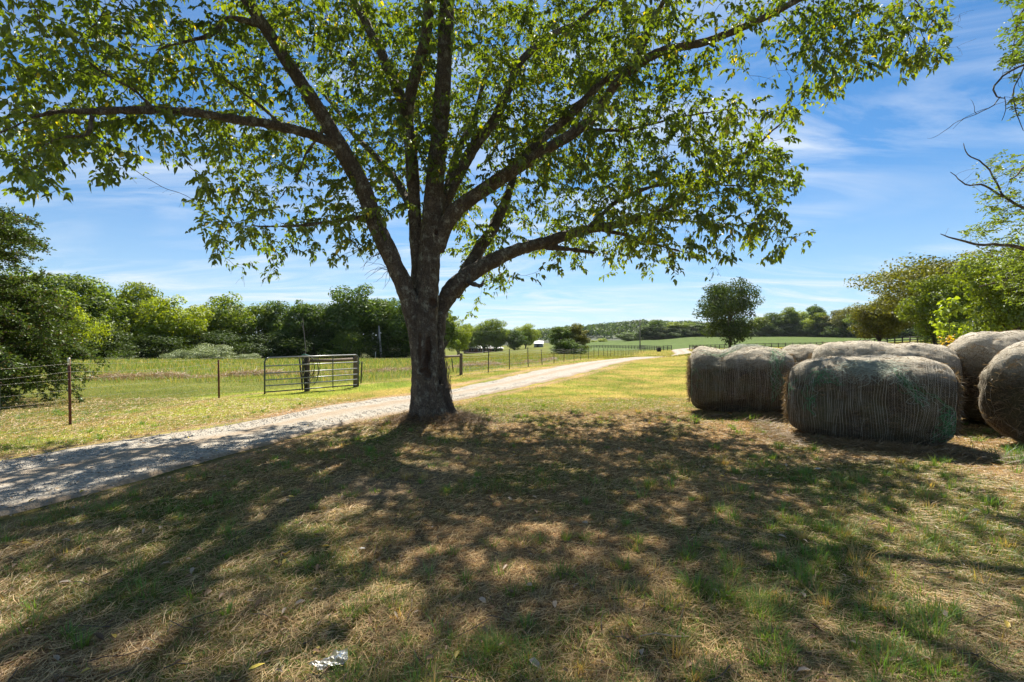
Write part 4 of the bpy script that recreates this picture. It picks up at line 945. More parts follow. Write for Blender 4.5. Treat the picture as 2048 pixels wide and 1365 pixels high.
# ------------------------------------------------------------------ cedar, left edge
def cedar():
    base=np.array([-13.4,12.2,gz(-13.4,12.2)]); root=empty('cedar_tree',tuple(base)); tag(root,'shaggy dark green cedar at the left edge behind the wire fence','tree')
    B=MB(); H=6.9; B.tube([(0,0,-.2),(0,0,1),(.05,0,3),(0,.05,5),(0,0,H)],[.2,.17,.12,.07,.02],9)
    lp=[];ld=[]
    for k in range(420):
        z=.35+(H-.6)*(k/420.)**1.1; a=rng.random()*6.28
        prof=np.interp(z,[.3,.8,1.4,2.0,2.5,3.2,3.65,3.9,4.1,4.45,4.8,5.2,6.9],[1.8,2.3,2.75,2.95,2.7,1.9,.9,.6,1.3,2.2,1.5,.6,.2])
        L=prof*rng.uniform(.6,1.03); d=np.array([math.cos(a),math.sin(a),rng.uniform(.12,.4)]); pts=[np.array([0,0,z*.93])]
        n=max(5,int(L/.12)); 
        for q in range(n):
            d=d+np.array([0,0,-.045])+rng.normal(0,.07,3); d/=np.linalg.norm(d); pts.append(pts[-1]+d*L/n)
            if q>=n*.25:
                for _ in range(4):
                    e=d*.9+rng.normal(0,.75,3)*np.array([1,1,.6]); e/=np.linalg.norm(e); sl=rng.uniform(.12,.34); c=pts[-1].copy()
                    if _==0: B.tube([c,c+e*sl],[.004,.0015],3,cap=False)
                    for j in range(int(sl/.03)):
                        c=c+e*.03; 
                        lp.append(c.copy()); ld.append(e*.7+rng.normal(0,.55,3))
                        if rng.random()<.5: lp.append(c+rng.normal(0,.015,3)); ld.append(e*.7+rng.normal(0,.55,3))
        B.tube(pts,np.linspace(.022,.004,len(pts)),4,cap=False)
    lp=np.array(lp); ld=np.array(ld); n=len(lp); print('cedar',n)
    c=np.array([.095,.135,.028])*rng.uniform(.55,1.5,(n,1)); br=rng.random(n)<.10; c[br]=np.array([.14,.10,.05])*rng.uniform(.6,1.2,(br.sum(),1))
    d=ld/np.linalg.norm(ld,axis=1,keepdims=True); s=np.cross(d,rng.normal(0,1,(n,3))); s/=np.linalg.norm(s,axis=1,keepdims=True); L=rng.uniform(.05,.10,n)[:,None]; w=.018
    V=np.stack([lp,lp+d*L*.5+s*w,lp+d*L,lp+d*L*.5-s*w],1).reshape(-1,3)
    mk('crown',V,np.arange(n*4).reshape(-1,4),M['cedar'],root,col=np.repeat(c,4,0)); B.build('trunk',M['trunk_far'],root,smooth=True)
cedar()
# yellow-green sapling and weed behind the bales
def sapling():
    b=at(1902,14.2); root=empty('sapling',tuple(b)); tag(root,'bright lime green sapling rising behind the hay bales at right','sapling'); B=MB(); lp=[];ld=[]
    B.tube([(0,0,0),(-.03,0,.8),(-.05,0,1.6),(-.06,0,2.45)],[.02,.015,.012,.004],6)
    for k in range(34):
        z=rng.uniform(1.3,2.5); a=rng.random()*6.28; L=rng.uniform(.15,.42)*(1 if z<2.2 else .6); d=np.array([math.cos(a),math.sin(a),.4]); p=np.array([-.05,0,z]); q=p+d*L; B.tube([p,q],[.005,.002],3)
        for j in range(9): f=rng.uniform(.35,1.1); lp.append(p+d*L*f+rng.normal(0,.03,3)); ld.append(rng.normal(0,1,3)+np.array([0,0,-.5]))
    n=len(lp); c=np.array([.25,.33,.03])*rng.uniform(.7,1.3,(n,1)); V,Fs,C=leaf_mesh(np.array(lp),np.array(ld),rng.uniform(.09,.17,n),.2,c,.75)
    mk('crown',V,Fs,M['leaf_r'],root,col=C); B.build('stem',M['twig'],root)
    b=at(1899,11.2); root=empty('yellow_weed',tuple(b)); tag(root,'small yellow-orange leafed weed just behind the gap between the bales','weed'); B=MB(); lp=[];ld=[]
    for k in range(8):
        a=rng.random()*6.28; q=np.array([math.cos(a)*.1,math.sin(a)*.1,rng.uniform(1.35,1.5)]); B.tube([(0,0,0),q*.6,q],[.006,.004,.002],3)
        for j in range(6): lp.append(q+rng.normal(0,.05,3)); ld.append(rng.normal(0,1,3))
    n=len(lp); V,Fs,C=leaf_mesh(np.array(lp),np.array(ld),rng.uniform(.04,.08,n),.1,np.array([.5,.32,.03])*rng.uniform(.7,1.2,(n,1)),.7)
    mk('leaves',V,Fs,M['leaf_r'],root,col=C); B.build('stem',M['twig'],root)
sapling()

# ------------------------------------------------------------------ hay bales
def bale(center,axis_deg,L,W,H,seed,label,sag=(0,0,0),torn=(),left_end=True,net=(.42,.40,.36),straws=5200,barrel=.12):
    r=np.random.default_rng(seed); g=gz(*center); root=empty('hay_bale',(center[0],center[1],g-.03),R(axis_deg)); tag(root,label,'hay bale','round hay bales lying in a cluster at the right')
    hl=L/2
    def S(t,th,off=0.):       # t -1..1 along X, th angle from +Z turning toward -Y
        t=np.asarray(t,float); th=np.asarray(th,float)
        edge=np.clip((np.abs(t)-(1-.30/hl))/(.30/hl),0,1); shrink=(1-.24*(1-np.sqrt(np.maximum(1-edge**2,0))))*(1-barrel*np.abs(t)**2.4)
        cy=-np.sin(th); cz=np.cos(th); p=2.2; k=(np.abs(cy)**p+np.abs(cz)**p)**(-1/p)
        ry=W/2*(1+.07*np.maximum(-cz,0)); y=cy*k*ry; z=cz*k*H/2
        n1=fbm(np.stack([t*hl*1.3+seed,cy*1.6,cz*1.6+seed],-1),3)-.5; n2=fbm(np.stack([t*hl*6+seed,cy*5,cz*5],-1),3)-.5
        f=shrink*(1+.34*n1+.10*n2)+off/(H/2)
        y=y*f; z=z*f+H/2
        sg=sag[0]*np.exp(-((t-sag[1])/max(sag[2],.05))**2)*np.clip(z/H,0,1)**2 if sag[0] else 0
        z=z-sg; z=np.where(z<.05,.05+(z-.05)*.15,z)
        x=t*hl*(1+.03*n1)
        return np.stack([x,y,z],-1)
    nt_,nh=72,120; t=np.linspace(-1,1,nt_); th=np.linspace(0,2*math.pi,nh,endpoint=False); T,H_=np.meshgrid(t,th,indexing='ij')
    V=S(T,H_); nV=nt_*nh; i=np.arange(nt_-1)[:,None]; j=np.arange(nh)[None]; k=(j+1)%nh
    F=np.stack([i*nh+j,(i+1)*nh+j,(i+1)*nh+k,i*nh+k],-1).reshape(-1,4); V=V.reshape(-1,3)
    # end faces: rings shrinking to centre, slightly bulged and lumpy
    Fs=[F]; 
    for sd in (0,1):
        ring=V[sd*(nt_-1)*nh:(sd*(nt_-1)+1)*nh]; c=ring.mean(0); prev=np.arange(nh)+sd*(nt_-1)*nh
        for f in (.88,.72,.55,.36,.18):
            q=c+(ring-c)*f; q[:,0]+=(1 if sd else -1)*(.05*(1-f)+ (fbm(q*6+seed,3)-.5)*.12); a0=len(V); V=np.vstack([V,q]); cur=np.arange(nh)+a0; jj=np.arange(nh); kk=(jj+1)%nh
            Fs.append(np.stack([prev[jj],prev[kk],cur[kk],cur[jj]],1) if sd==0 else np.stack([prev[jj],cur[jj],cur[kk],prev[kk]],1)[:, [0,3,2,1]]); prev=cur
        V=np.vstack([V,c+np.array([(.06 if sd else -.06),0,0])]); jj=np.arange(nh); kk=(jj+1)%nh; Fs.append(np.stack([prev[jj],prev[kk],np.full(nh,len(V)-1)],1))
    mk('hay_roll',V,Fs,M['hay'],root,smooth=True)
    # net: strands round the roll and zigzag cross threads
    B=MB(); ns=int(L/.031); ts=np.linspace(-1.0,1.0,ns); thn=110; tt=np.linspace(0,2*math.pi,thn)
    ph=r.random()*6
    def ribbon(tv,hv,w,off):
        Pn=S(tv,hv,off); w=np.asarray(w); d=np.gradient(Pn,axis=0); d/=np.maximum(np.linalg.norm(d,axis=1,keepdims=True),1e-6)
        c=np.array([0,0,H/2]); o=Pn-c; o[:,0]=0; o/=np.maximum(np.linalg.norm(o,axis=1,keepdims=True),1e-6); s=np.cross(d,o); s/=np.maximum(np.linalg.norm(s,axis=1,keepdims=True),1e-6)
        n=len(Pn); Vv=np.concatenate([Pn-s*w/2,Pn+o*w*.5,Pn+s*w/2]); i=np.arange(n-1)
        B.add(Vv,[np.stack([i,i+n,i+n+1,i+1],1),np.stack([i+n,i+2*n,i+2*n+1,i+n+1],1)])
    gap=2/(ns-1)
    wav=[ (fbm(np.stack([tt*1.3,np.full(thn,q*.23),np.full(thn,seed+.1)],-1),3)-.5)*gap*4.2 for q in range(ns)]
    for q in range(ns):
        tv=np.clip(ts[q]+wav[q],-1,1); a=0; brk=r.random(thn)<.012
        ribbon(tv,tt,.0029*r.uniform(.4,1.35)*(.5+fbm(np.stack([tt*2+q*.3,tt*0+seed,tt*0],-1),2)[:,None]),.006)
    for q in range(ns-1):
        m=thn*2-1; hv=np.linspace(0,2*math.pi,m); w0=np.interp(hv,tt,wav[q]); w1=np.interp(hv,tt,wav[q+1]); up=(np.arange(m)%2)==0
        tv=np.where(up,ts[q]+w0,ts[q+1]+w1); ribbon(np.clip(tv,-1,1),hv,.0018,.007)
    nb=B.build('net_wrap',M['net'],root)
    # torn green net: bunches of threads along paths, plus loose tangle
    for kind,path,nth,sp in torn:
        G=MB(); G2=MB(); path=np.array(path,float); 
        for q in range(int(nth*.5)):
            s=spline(np.c_[path,np.zeros(len(path))],.03); s=s[:,:2]; n=len(s); o1=r.normal(0,sp*1.7); o2=r.normal(0,sp*1.9)
            jit=np.cumsum(r.normal(0,.012,(n,2)),0)+np.stack([fbm(np.c_[np.arange(n)*.35+q*3.1,np.full(n,z*5.),np.full(n,1.)],2)-.5 for z in (0,1)],-1)*sp*7
            a=int(r.random()*n*.4); b=n-int(r.random()*n*.35)
            if b-a<4: continue
            tv=np.clip(s[a:b,0]+o1+jit[a:b,0],-.99,.99); hv=s[a:b,1]+o2+jit[a:b,1]
            Pn=S(tv,hv,.012+.02*r.random()); (G if r.random()<.62 else G2).tube(Pn,.0021,3,cap=False)
        if G.n: G.build('torn_net',M[kind],root)
        if G2.n: G2.build('torn_net',M['palenet'],root)
    # loose straw over faces and surface
    n=straws; ne=n//2; V=[]; 
    t=r.uniform(-1,1,n-ne); h=r.uniform(0,2*math.pi,n-ne); p=S(t,h,.004); d=r.normal(0,1,(len(p),3)); o=p-np.array([0,0,H/2]); o[:,0]=0; o/=np.linalg.norm(o,axis=1,keepdims=True); d-=o*(d*o).sum(1,keepdims=True)*.88
    e=r.choice([-1.,1.],ne); hh=r.uniform(0,2*math.pi,ne); rr=np.sqrt(r.random(ne)); ring=S(e*.999,hh); cc=np.array([0,0,H*.47]); pe=ring.copy(); pe[:,1:]=cc[1:]+(ring[:,1:]-cc[1:])*rr[:,None]; pe[:,0]+=e*(.02+.05*(1-rr))
    de=r.normal(0,1,(ne,3)); de[:,0]=np.abs(de[:,0])*e*.55; de[:,2]-=.3
    p=np.vstack([p,pe]); d=np.vstack([d,de]); d/=np.linalg.norm(d,axis=1,keepdims=True); Ls=np.r_[r.uniform(.03,.12,n-ne),r.uniform(.04,.12,ne)][:,None]; s=np.cross(d,r.normal(0,1,(n,3))); s/=np.linalg.norm(s,axis=1,keepdims=True); w=.0028
    q=np.stack([p-s*w,p+s*w,p+d*Ls*.6+s*w*.7,p+d*Ls+np.array([0,0,-.12])*Ls],1).reshape(-1,3); q[:,2]=np.maximum(q[:,2],.01)
    c=np.array([.24,.175,.105])*r.uniform(.35,1.3,n)[:,None]
    o=mk('loose_straw',q,np.arange(n*4).reshape(-1,4),M['straw'],root,col=np.repeat(c,4,0)); o['kind']='stuff'
    return root
pi=math.pi
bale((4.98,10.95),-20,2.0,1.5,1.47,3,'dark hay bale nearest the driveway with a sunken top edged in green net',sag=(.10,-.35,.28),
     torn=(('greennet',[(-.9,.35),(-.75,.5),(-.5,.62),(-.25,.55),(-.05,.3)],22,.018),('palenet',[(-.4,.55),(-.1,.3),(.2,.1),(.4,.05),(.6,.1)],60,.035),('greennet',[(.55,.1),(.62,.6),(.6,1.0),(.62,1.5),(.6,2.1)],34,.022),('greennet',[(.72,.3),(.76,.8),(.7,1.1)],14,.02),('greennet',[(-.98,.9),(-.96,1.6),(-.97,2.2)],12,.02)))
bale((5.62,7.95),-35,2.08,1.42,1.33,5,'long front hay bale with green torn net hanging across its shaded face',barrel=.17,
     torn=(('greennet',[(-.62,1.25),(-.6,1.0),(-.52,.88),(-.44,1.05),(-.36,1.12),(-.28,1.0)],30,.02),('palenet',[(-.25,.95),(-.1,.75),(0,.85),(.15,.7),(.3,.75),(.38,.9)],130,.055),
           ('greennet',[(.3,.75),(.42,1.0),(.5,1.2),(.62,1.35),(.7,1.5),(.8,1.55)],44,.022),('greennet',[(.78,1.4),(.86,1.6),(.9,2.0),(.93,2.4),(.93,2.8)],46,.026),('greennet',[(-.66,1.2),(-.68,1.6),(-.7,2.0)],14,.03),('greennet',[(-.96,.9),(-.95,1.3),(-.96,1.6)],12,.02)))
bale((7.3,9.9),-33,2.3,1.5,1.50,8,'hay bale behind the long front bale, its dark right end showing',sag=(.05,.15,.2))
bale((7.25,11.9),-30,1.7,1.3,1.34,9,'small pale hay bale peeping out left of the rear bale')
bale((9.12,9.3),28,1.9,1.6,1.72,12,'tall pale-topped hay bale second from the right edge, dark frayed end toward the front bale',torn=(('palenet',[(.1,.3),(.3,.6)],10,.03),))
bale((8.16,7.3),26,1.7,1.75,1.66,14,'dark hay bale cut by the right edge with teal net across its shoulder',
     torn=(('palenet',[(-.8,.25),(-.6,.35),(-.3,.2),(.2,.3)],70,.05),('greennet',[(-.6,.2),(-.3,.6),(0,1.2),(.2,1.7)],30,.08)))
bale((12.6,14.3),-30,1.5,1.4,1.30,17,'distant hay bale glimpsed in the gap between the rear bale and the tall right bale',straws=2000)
# spilled hay under the bales
def spill():
    V=[];Q=[];T=[];C=[];off=0
    for (a,b,k) in (((4.25,8.0),(6.2,6.5),5200),((4.0,10.3),(6.0,9.95),2600),((6.2,6.6),(7.8,6.0),2400),((4.2,7.7),(4.6,9.3),1500)):
        t=rng.random(k); x=a[0]+(b[0]-a[0])*t+rng.normal(0,.13,k); y=a[1]+(b[1]-a[1])*t+rng.normal(0,.16,k); z=ground(x,y)+np.abs(rng.normal(0,.035,k))
        c=np.array([.33,.24,.14])*rng.uniform(.4,1.2,k)[:,None]; A=lying(x,y,rng.uniform(.07,.26,k),rng.uniform(.003,.0055,k),c,z,rng.normal(.08,.25,k))
        V.append(A[0]);Q.append(A[1]+off);T.append(A[2]+off);C.append(A[3]);off+=len(A[0])
    o=mk('spilled_hay',np.concatenate(V),[np.concatenate(Q),np.concatenate(T)],M['straw'],col=np.concatenate(C)); tag(o,'loose hay spilled along the foot of the bales','hay',kind='stuff')
    V=[];Q=[];T=[];C=[];off=0
    k=2600; x=rng.uniform(6.3,8.2,k); y=6.1+rng.normal(0,.35,k)-(x-6.3)*.25; h=rng.uniform(.12,.42,k)*(.4+fbm2(x,y,2,2,3.)); c=np.stack([rng.uniform(.08,.16,k),rng.uniform(.16,.27,k),rng.uniform(.03,.07,k)],-1)
    A=blades(x,y,h,rng.uniform(.005,.009,k),rng.uniform(.3,1.3,k),c,c*1.1); o=mk('tall_grass',A[0],[A[1],A[2]],M['grass'],col=A[3]); tag(o,'long uncut grass in the shade before the right bales','grass',kind='stuff')
spill()

# ------------------------------------------------------------------ wire fences
def tpost(p,h,mat_,parent,top=True,lean=0.):
    B=MB(); x,y,z=p; B.beam((x,y,z-.2),(x+lean,y,z+h),.05,.01); B.beam((x,y+.004,z-.2),(x+lean,y+.004,z+h),.008,.036)
    for k in range(int(h/.055)): 
        zz=z+.12+k*.055
        if zz<z+h-.05: B.box((x+lean*(zz-z)/h-.006,y-.024,zz),(x+lean*(zz-z)/h+.006,y-.018,zz+.012))
    o=B.build('post',mat_,parent)
    if top:
        T=MB(); T.tube([(x+lean,y,z+h-.12),(x+lean,y,z+h-.02),(x+lean,y,z+h+.02)],[.022,.023,.016],8); q=T.build('post_cap',M['white'],o)
    return o
def woven(a,b,za,zb,hts,B,sag=.03,vstep=.3,rv=.0016,rh=.0022,stay=True):
    n=10; L=math.hypot(b[0]-a[0],b[1]-a[1])
    for k,hh in enumerate(hts):
        s=sag*(2.2 if k>=len(hts)-2 else .6); ph=random.uniform(-.3,.3)
        pts=[(a[0]+(b[0]-a[0])*t,a[1]+(b[1]-a[1])*t,za+(zb-za)*t+hh-s*4*t*(1-t)*(1+ph)) for t in np.linspace(0,1,n)]
        B.tube(pts,rh*(1.35 if k>=len(hts)-2 else 1),3,cap=False)
    if stay:
        m=int(L/vstep)
        for k in range(1,m):
            t=k/m; x=a[0]+(b[0]-a[0])*t; y=a[1]+(b[1]-a[1])*t; z=za+(zb-za)*t; B.tube([(x,y,z+hts[0]),(x+random.gauss(0,.012),y,z+hts[-3]-.02)],rv,3,cap=False)
H5=[.05,.18,.32,.48,.66,.86,1.0,1.15]
def fenceL():
    root=empty('wire_fence',(-8.3,9.4,0)); tag(root,'woven wire fence on rusty steel posts along the left pasture','fence')
    o=np.array([-8.3,9.4,0])
    pts=[(-8.45,4.7),(-8.3,9.4),(-8.2,14.0),(-7.45,15.0)]; B=MB()
    for k,p in enumerate(pts[:3]): tpost((p[0]-o[0],p[1]-o[1],gz(*p)),1.24 if k<2 else 1.08,M['rust'],root,k<2,lean=-.03 if k<2 else -.02)
    for a,b in zip(pts[:-1],pts[1:]): woven((a[0]-o[0],a[1]-o[1]),(b[0]-o[0],b[1]-o[1]),gz(*a),gz(*b),H5,B,rv=.0011,rh=.0014)
    B.build('wire_mesh',M['wire'],root)
    # wire from corner to the brace post
    root=empty('wire_fence',(-2.55,25,0)); tag(root,'long wire fence on thin steel posts following the driveway into the distance','fence'); o=np.array([-2.55,25,0]); B=MB()
    Q=[(-2.55,25.0)]+[(-1.3+.35*(D-27.3),D) for D in 27.3+3.42*np.arange(0,31)]
    Q=[(x+random.gauss(0,.05),y) for x,y in Q]
    for k,p in enumerate(Q[1:]): tpost((p[0]-o[0],p[1]-o[1],gz(*p)),1.22+random.gauss(0,.05),M['postgreen'],root,False,lean=random.gauss(0,.03))
    for k,(a,b) in enumerate(zip(Q[:-1],Q[1:])): woven((a[0]-o[0],a[1]-o[1]),(b[0]-o[0],b[1]-o[1]),gz(*a),gz(*b),H5 if k<8 else [.1,.4,.7,1.,1.15],B,stay=k<8,rv=.002,rh=.0035+.0001*k)
    B.build('wire_mesh',M['wire'],root)
    # back pasture fence (far, behind the twin bushes)
fenceL()
def wood_post(B,p,h,r,lean=(0,0)):
    B.tube([(p[0],p[1],p[2]-.3),(p[0],p[1],p[2]),(p[0]+lean[0]*.5,p[1],p[2]+h*.5),(p[0]+lean[0],p[1]+lean[1],p[2]+h-.01),(p[0]+lean[0],p[1]+lean[1],p[2]+h)],[r,r*1.02,r*.98,r*.95,r*.8],10)
def brace(name,a,b,h,label,r=.085,extra=None):
    root=empty(name,(a[0],a[1],gz(*a))); tag(root,label,'fence brace'); za=0; zb=gz(*b)-gz(*a); d=(b[0]-a[0],b[1]-a[1])
    for q in ((0,0,0),(d[0],d[1],zb)):
        B=MB(); wood_post(B,q,h,r); B.build('post',M['wood'],root,smooth=True)
    B=MB(); B.tube([(0,0,h-.13),(d[0]*.5,d[1]*.5,zb/2+h-.15),(d[0],d[1],zb+h-.13)],.055,8); B.build('rail',M['wood'],root,smooth=True)
    return root
brace('timber_brace',(-6.62,16.15),(-5.52,17.65),1.12,'timber fence brace behind the steel gate with black hose hung on it')
brace('timber_brace',(-2.55,25.0),(-3.75,22.8),1.08,'timber fence brace half hidden by the big tree trunk, starting the long wire fence')
# single leaning stake behind
root=empty('leaning_stake',(-7.15,17.1,0)); tag(root,'thin leaning steel stake seen through the gate, left of the hose post','stake'); tpost((0,0,0),1.05,M['postgreen'],root,False,lean=-.12)
root=empty('leaning_stake',(-5.9,19.5,0)); tag(root,'short dark stake seen through the gate between its two brace posts','stake'); tpost((0,0,0),.85,M['postgreen'],root,False,lean=.05)
root=empty('leaning_stake',(-3.2,27.5,0)); tag(root,'short stake right of the big trunk under the brace rail','stake'); tpost((0,0,0),.75,M['postgreen'],root,False,lean=-.12)
# hose coil
def hose():
    p=np.array([-6.62,16.15,gz(-6.62,16.15)]); root=empty('garden_hose',tuple(p)); tag(root,'black hose coils draped over the post behind the gate','hose'); B=MB()
    for k in range(7):
        r=random.uniform(.28,.48); cx=.08+random.uniform(0,.22); tt=np.linspace(0,2*pi,26); cz=1.13-r*1.0
        tlt=random.uniform(-.12,.12)
        pts=[(cx+math.sin(a)*r*random.uniform(.5,.52)*.9,-.10-.012*k+tlt*math.sin(a),cz+math.cos(a)*r*1.02) for a in tt]; B.tube(pts,.008,6,cap=False)
    B.tube([(-.05,-.1,1.1),(-.1,-.13,.8),(-.02,-.12,.4),(.05,-.1,.02),(.5,-.2,.03),(.9,0,.03)],.012,6)
    for q in range(3): B.tube([(-.04+.04*q,-.09,1.14),(-.07+.05*q,-.12,.9),(-.05+.04*q,-.11,.3),(-.03+.04*q,-.1,.05)],.014,6)
    B.build('coils',M['hose'],root,smooth=True)
    B=MB(); B.tube([(-.12,-.1,1.17),(-.02,-.14,1.2),(.12,-.1,1.15),(.2,-.08,1.1)],.02,6); B.build('rope',simple('teal_rope',(.06,.18,.15),.8),root,smooth=True)
hose()
def gate():
    a=np.array([-7.42,15.0,gz(-7.42,15.)+.02]); b=np.array([-5.3,17.25,gz(-5.3,17.25)+.06]); root=empty('pasture_gate',tuple(a)); tag(root,'open tubular steel farm gate with rounded top corners at the pasture entrance','gate')
    d=b-a; L=np.linalg.norm(d); d/=L; H=1.09; r=.024
    def q(s,z): return tuple(d*s+np.array([0,0,z]))
    B=MB(); B.tube([q(0,0),q(0,.5),q(0,H-.12),q(.03,H-.04),q(.11,H)],r,8); B.build('upright',M['gate'],root,smooth=True); B=MB(); B.tube([q(L,0),q(L,.5),q(L,H-.12),q(L-.03,H-.04),q(L-.11,H)],r,8); B.build('upright',M['gate'],root,smooth=True)
    B=MB(); B.tube([q(.10,H),q(L/2,H),q(L-.10,H)],r,8); B.build('top_tube',M['gatetop'],root,smooth=True)
    for z in (.06,.245,.42,.62,.84):
        B=MB(); B.tube([q(0,z),q(L,z)],.019,8); B.build('rail',M['gate'] if z<.1 else M['gatetop'],root,smooth=True)
    for s in (.37,.7):
        B=MB(); B.beam(q(L*s,0.02),q(L*s,H),.03,.012); B.build('stay',M['gate'],root)
    B=MB(); B.tube([q(L+.0,.9),q(L+.06,.86),q(L+.04,.78)],.012,6); B.build('chain',simple('green_strap',(.1,.4,.25),.7),root,smooth=True)
gate()

# ------------------------------------------------------------------ board fences, far
def board_fence(pts,label,spacing=2.6,h=1.3,n3=3):
    o=np.array([pts[0][0],pts[0][1],gz(*pts[0])]); root=empty('board_fence',tuple(o)); tag(root,label,'fence')
    s=spline(np.c_[np.array(pts,float),np.zeros(len(pts))],spacing); s=s[:,:2]; posts=[(x,y,gz(x,y)) for x,y in s]
    for x,y,z in posts:
        B=MB(); B.box((x-o[0]-.07,y-o[1]-.07,z-o[2]-.3),(x-o[0]+.07,y-o[1]+.07,z-o[2]+h)); B.build('post',M['darkwood'],root)
    B=MB()
    for (a,b) in zip(posts[:-1],posts[1:]):
        for k in range(n3): zz=h-.14-k*(h-.3)/(n3-.4); B.beam((a[0]-o[0],a[1]-o[1]-.09,a[2]-o[2]+zz),(b[0]-o[0],b[1]-o[1]-.09,b[2]-o[2]+zz),.035,.15)
    B.build('boards',M['darkwood'],root)
def W(px,D): return ((px-CX)/F0*D,D)
board_fence([W(1343,142),W(1318,138),W(1292,150),W(1278,165)],'short dark board fence left of the driveway gap under the tall utility pole',2.4,1.35)
board_fence([W(1276,166),W(1240,185),W(1205,205),W(1172,225)],'low dark board fence running left from the utility pole below the hill',3.5,1.2)
board_fence([W(1379,134),W(1400,138),W(1430,143),W(1470,148),W(1530,140),W(1600,128),W(1680,110),W(1760,92),W(1850,78),W(1930,68),W(1990,62)],'long dark board fence curving from the driveway gap behind the hay bales',2.6,1.35)
for px,D,lab in ((1318,126,'stubby dark gate pillar left of the driveway gap'),(1392,122,'stubby dark gate pillar right of the driveway gap')):
    g=at(px,D); root=empty('gate_pillar',tuple(g)); tag(root,lab,'pillar'); B=MB(); B.box((-.45,-.3,-.2),(.45,.3,1.0)); B.build('shaft',M['brick2'] if 'brick2' in M else M['darkwood'],root); B=MB(); B.box((-.5,-.35,1.003),(.5,.35,1.1)); B.build('cap',M['darkwood'],root)

# ------------------------------------------------------------------ utility poles
def pole(px,D,top,r,label,m='pole',arm=False,lean=0.,guys=False):
    g=at(px,D); h=EYE+(HZ-top)/F0*D-g[2]; root=empty('utility_pole',tuple(g)); tag(root,label,'utility pole')
    B=MB(); B.tube([(0,0,-.3),(lean*.5,0,h/2),(lean,0,h)],[r*1.15,r,r*.75],10); B.build('shaft',M[m],root,smooth=True)
    if arm:
        B=MB(); B.beam((lean-.7,-.0,h-.5),(lean+.7,0,h-.5),.1,.12); B.build('crossarm',M[m],root)
        for x in (-.6,0.02,.6): B=MB(); B.tube([(lean+x,0,h-.43),(lean+x,0,h-.33),(lean+x,0,h-.25)],[.04,.06,.03],8); B.build('insulator',M['white'],root)
    if guys:
        B=MB()
        for dx in (-1.1,-.75): B.tube([(lean,0,h*.93),(dx,.3,0)],.022,4)
        B.build('guy_wire',M['wire'],root)
    return g+np.array([lean,0,h])
pa=pole(763,86,652,.15,'bleached leaning pole with guy wires before the dark trees left of the big trunk','polegrey',False,-.45,True)
pb=pole(1280,152,640,.16,'tall brown utility pole by the board fence left of the driveway gap')
pc=pole(1946,58,640,.07,'thin pale pole behind the bales near the right edge','polegrey')
g=at(751,80); root=empty('marker_post',tuple(g)); tag(root,'short white marker post left of the bleached pole','post'); B=MB(); B.tube([(0,0,-.1),(0,0,.9),(0,0,1.0)],[.05,.05,.02],8); B.build('shaft',M['white'],root)
def line(a,b,sag,label,r=.02):
    o=a; root=empty('power_line',tuple(o)); tag(root,label,'power line'); B=MB(); B.tube([tuple((a+(b-a)*t-np.array([0,0,sag*4*t*(1-t)]))-o) for t in np.linspace(0,1,16)],r,3,cap=False); B.build('wire',M['hose'],root)
line(pb+np.array([0,0,-2.2]),P(1700,640,215),2.,'thin dark wire running right from the tall utility pole')
line(pa+np.array([0,0,-.4]),P(1060,652,200),1.5,'thin wire running right from the bleached pole over the brick house',.015)
# dead snag behind the gate
g=at(612,72); root=empty('dead_snag',tuple(g)); tag(root,'bleached dead tree stem standing in front of the dark trees behind the gate','dead tree'); B=MB()
B.tube([(0,0,-.2),(-.1,0,2),(-.3,0,4),(-.4,0,5),(-.45,0,5.9)],[.07,.06,.05,.04,.015],7); B.tube([(-.3,0,4),(-.6,.1,4.8),(-.75,.1,5.3)],[.03,.02,.01],5); B.build('stem',M['pole'],root,smooth=True)

# ------------------------------------------------------------------ house and barn
def house():
    g=at(966,285); root=empty('brick_house',tuple(g),R(6)); tag(root,'long low brick ranch house with pale metal roof under the rounded trees','house')
    L=11.0; Wd=4.5; B=MB(); B.box((-L,-Wd,-.5),(L,Wd,2.5)); B.build('wall',M['brick'],root)
    B=MB(); e=.7; z0=2.5; z1=4.0
    B.add([(-L-e,-Wd-e,z0),(L+e,-Wd-e,z0),(L+e,Wd+e,z0),(-L-e,Wd+e,z0),(-L+3,0,z1),(L-3,0,z1)],[np.array([(0,1,5,4),(2,3,4,5)]),np.array([(1,2,5),(3,0,4)])]); r_=B.build('roof',M['roof'],root)
    B=MB(); B.box((3,-.4,3.3),(3.8,.4,4.6)); B.build('chimney',M['brick'],r_)
    for x in (-9,-6,-2.2,2.5,5.5,8.5):
        B=MB(); w=.75; B.box((x-w,-Wd-.06,.8),(x+w,-Wd-.0,2.2)); f=B.build('window',M['white'],root)
        B=MB(); B.box((x-w+.12,-Wd-.09,.92),(x+w-.12,-Wd-.062,2.08)); B.build('pane',M['glass'],f)
    B=MB(); B.box((-.5,-Wd-.06,0),(.5,-Wd,2.15)); B.build('door',M['white'],root)
    g=at(1077,330); root=empty('small_barn',tuple(g),R(-8)); tag(root,'small grey barn with bright metal roof beside the dark round tree','barn')
    B=MB(); B.box((-2.6,-3.5,-.5),(2.9,3.5,2.6)); B.build('wall',M['greywall'],root)
    B=MB(); B.add([(-3,-4,2.5),(3.3,-4,2.5),(3.3,4,2.5),(-3,4,2.5),(-3,0,4.2),(3.3,0,4.2)],[np.array([(0,1,5,4),(2,3,4,5)]),np.array([(1,2,5),(3,0,4)])]); B.build('roof',M['roof'],root)
    B=MB(); B.box((-1,-3.56,0),(.9,-3.5,2.1)); B.build('door',M['glass'],root)
house()

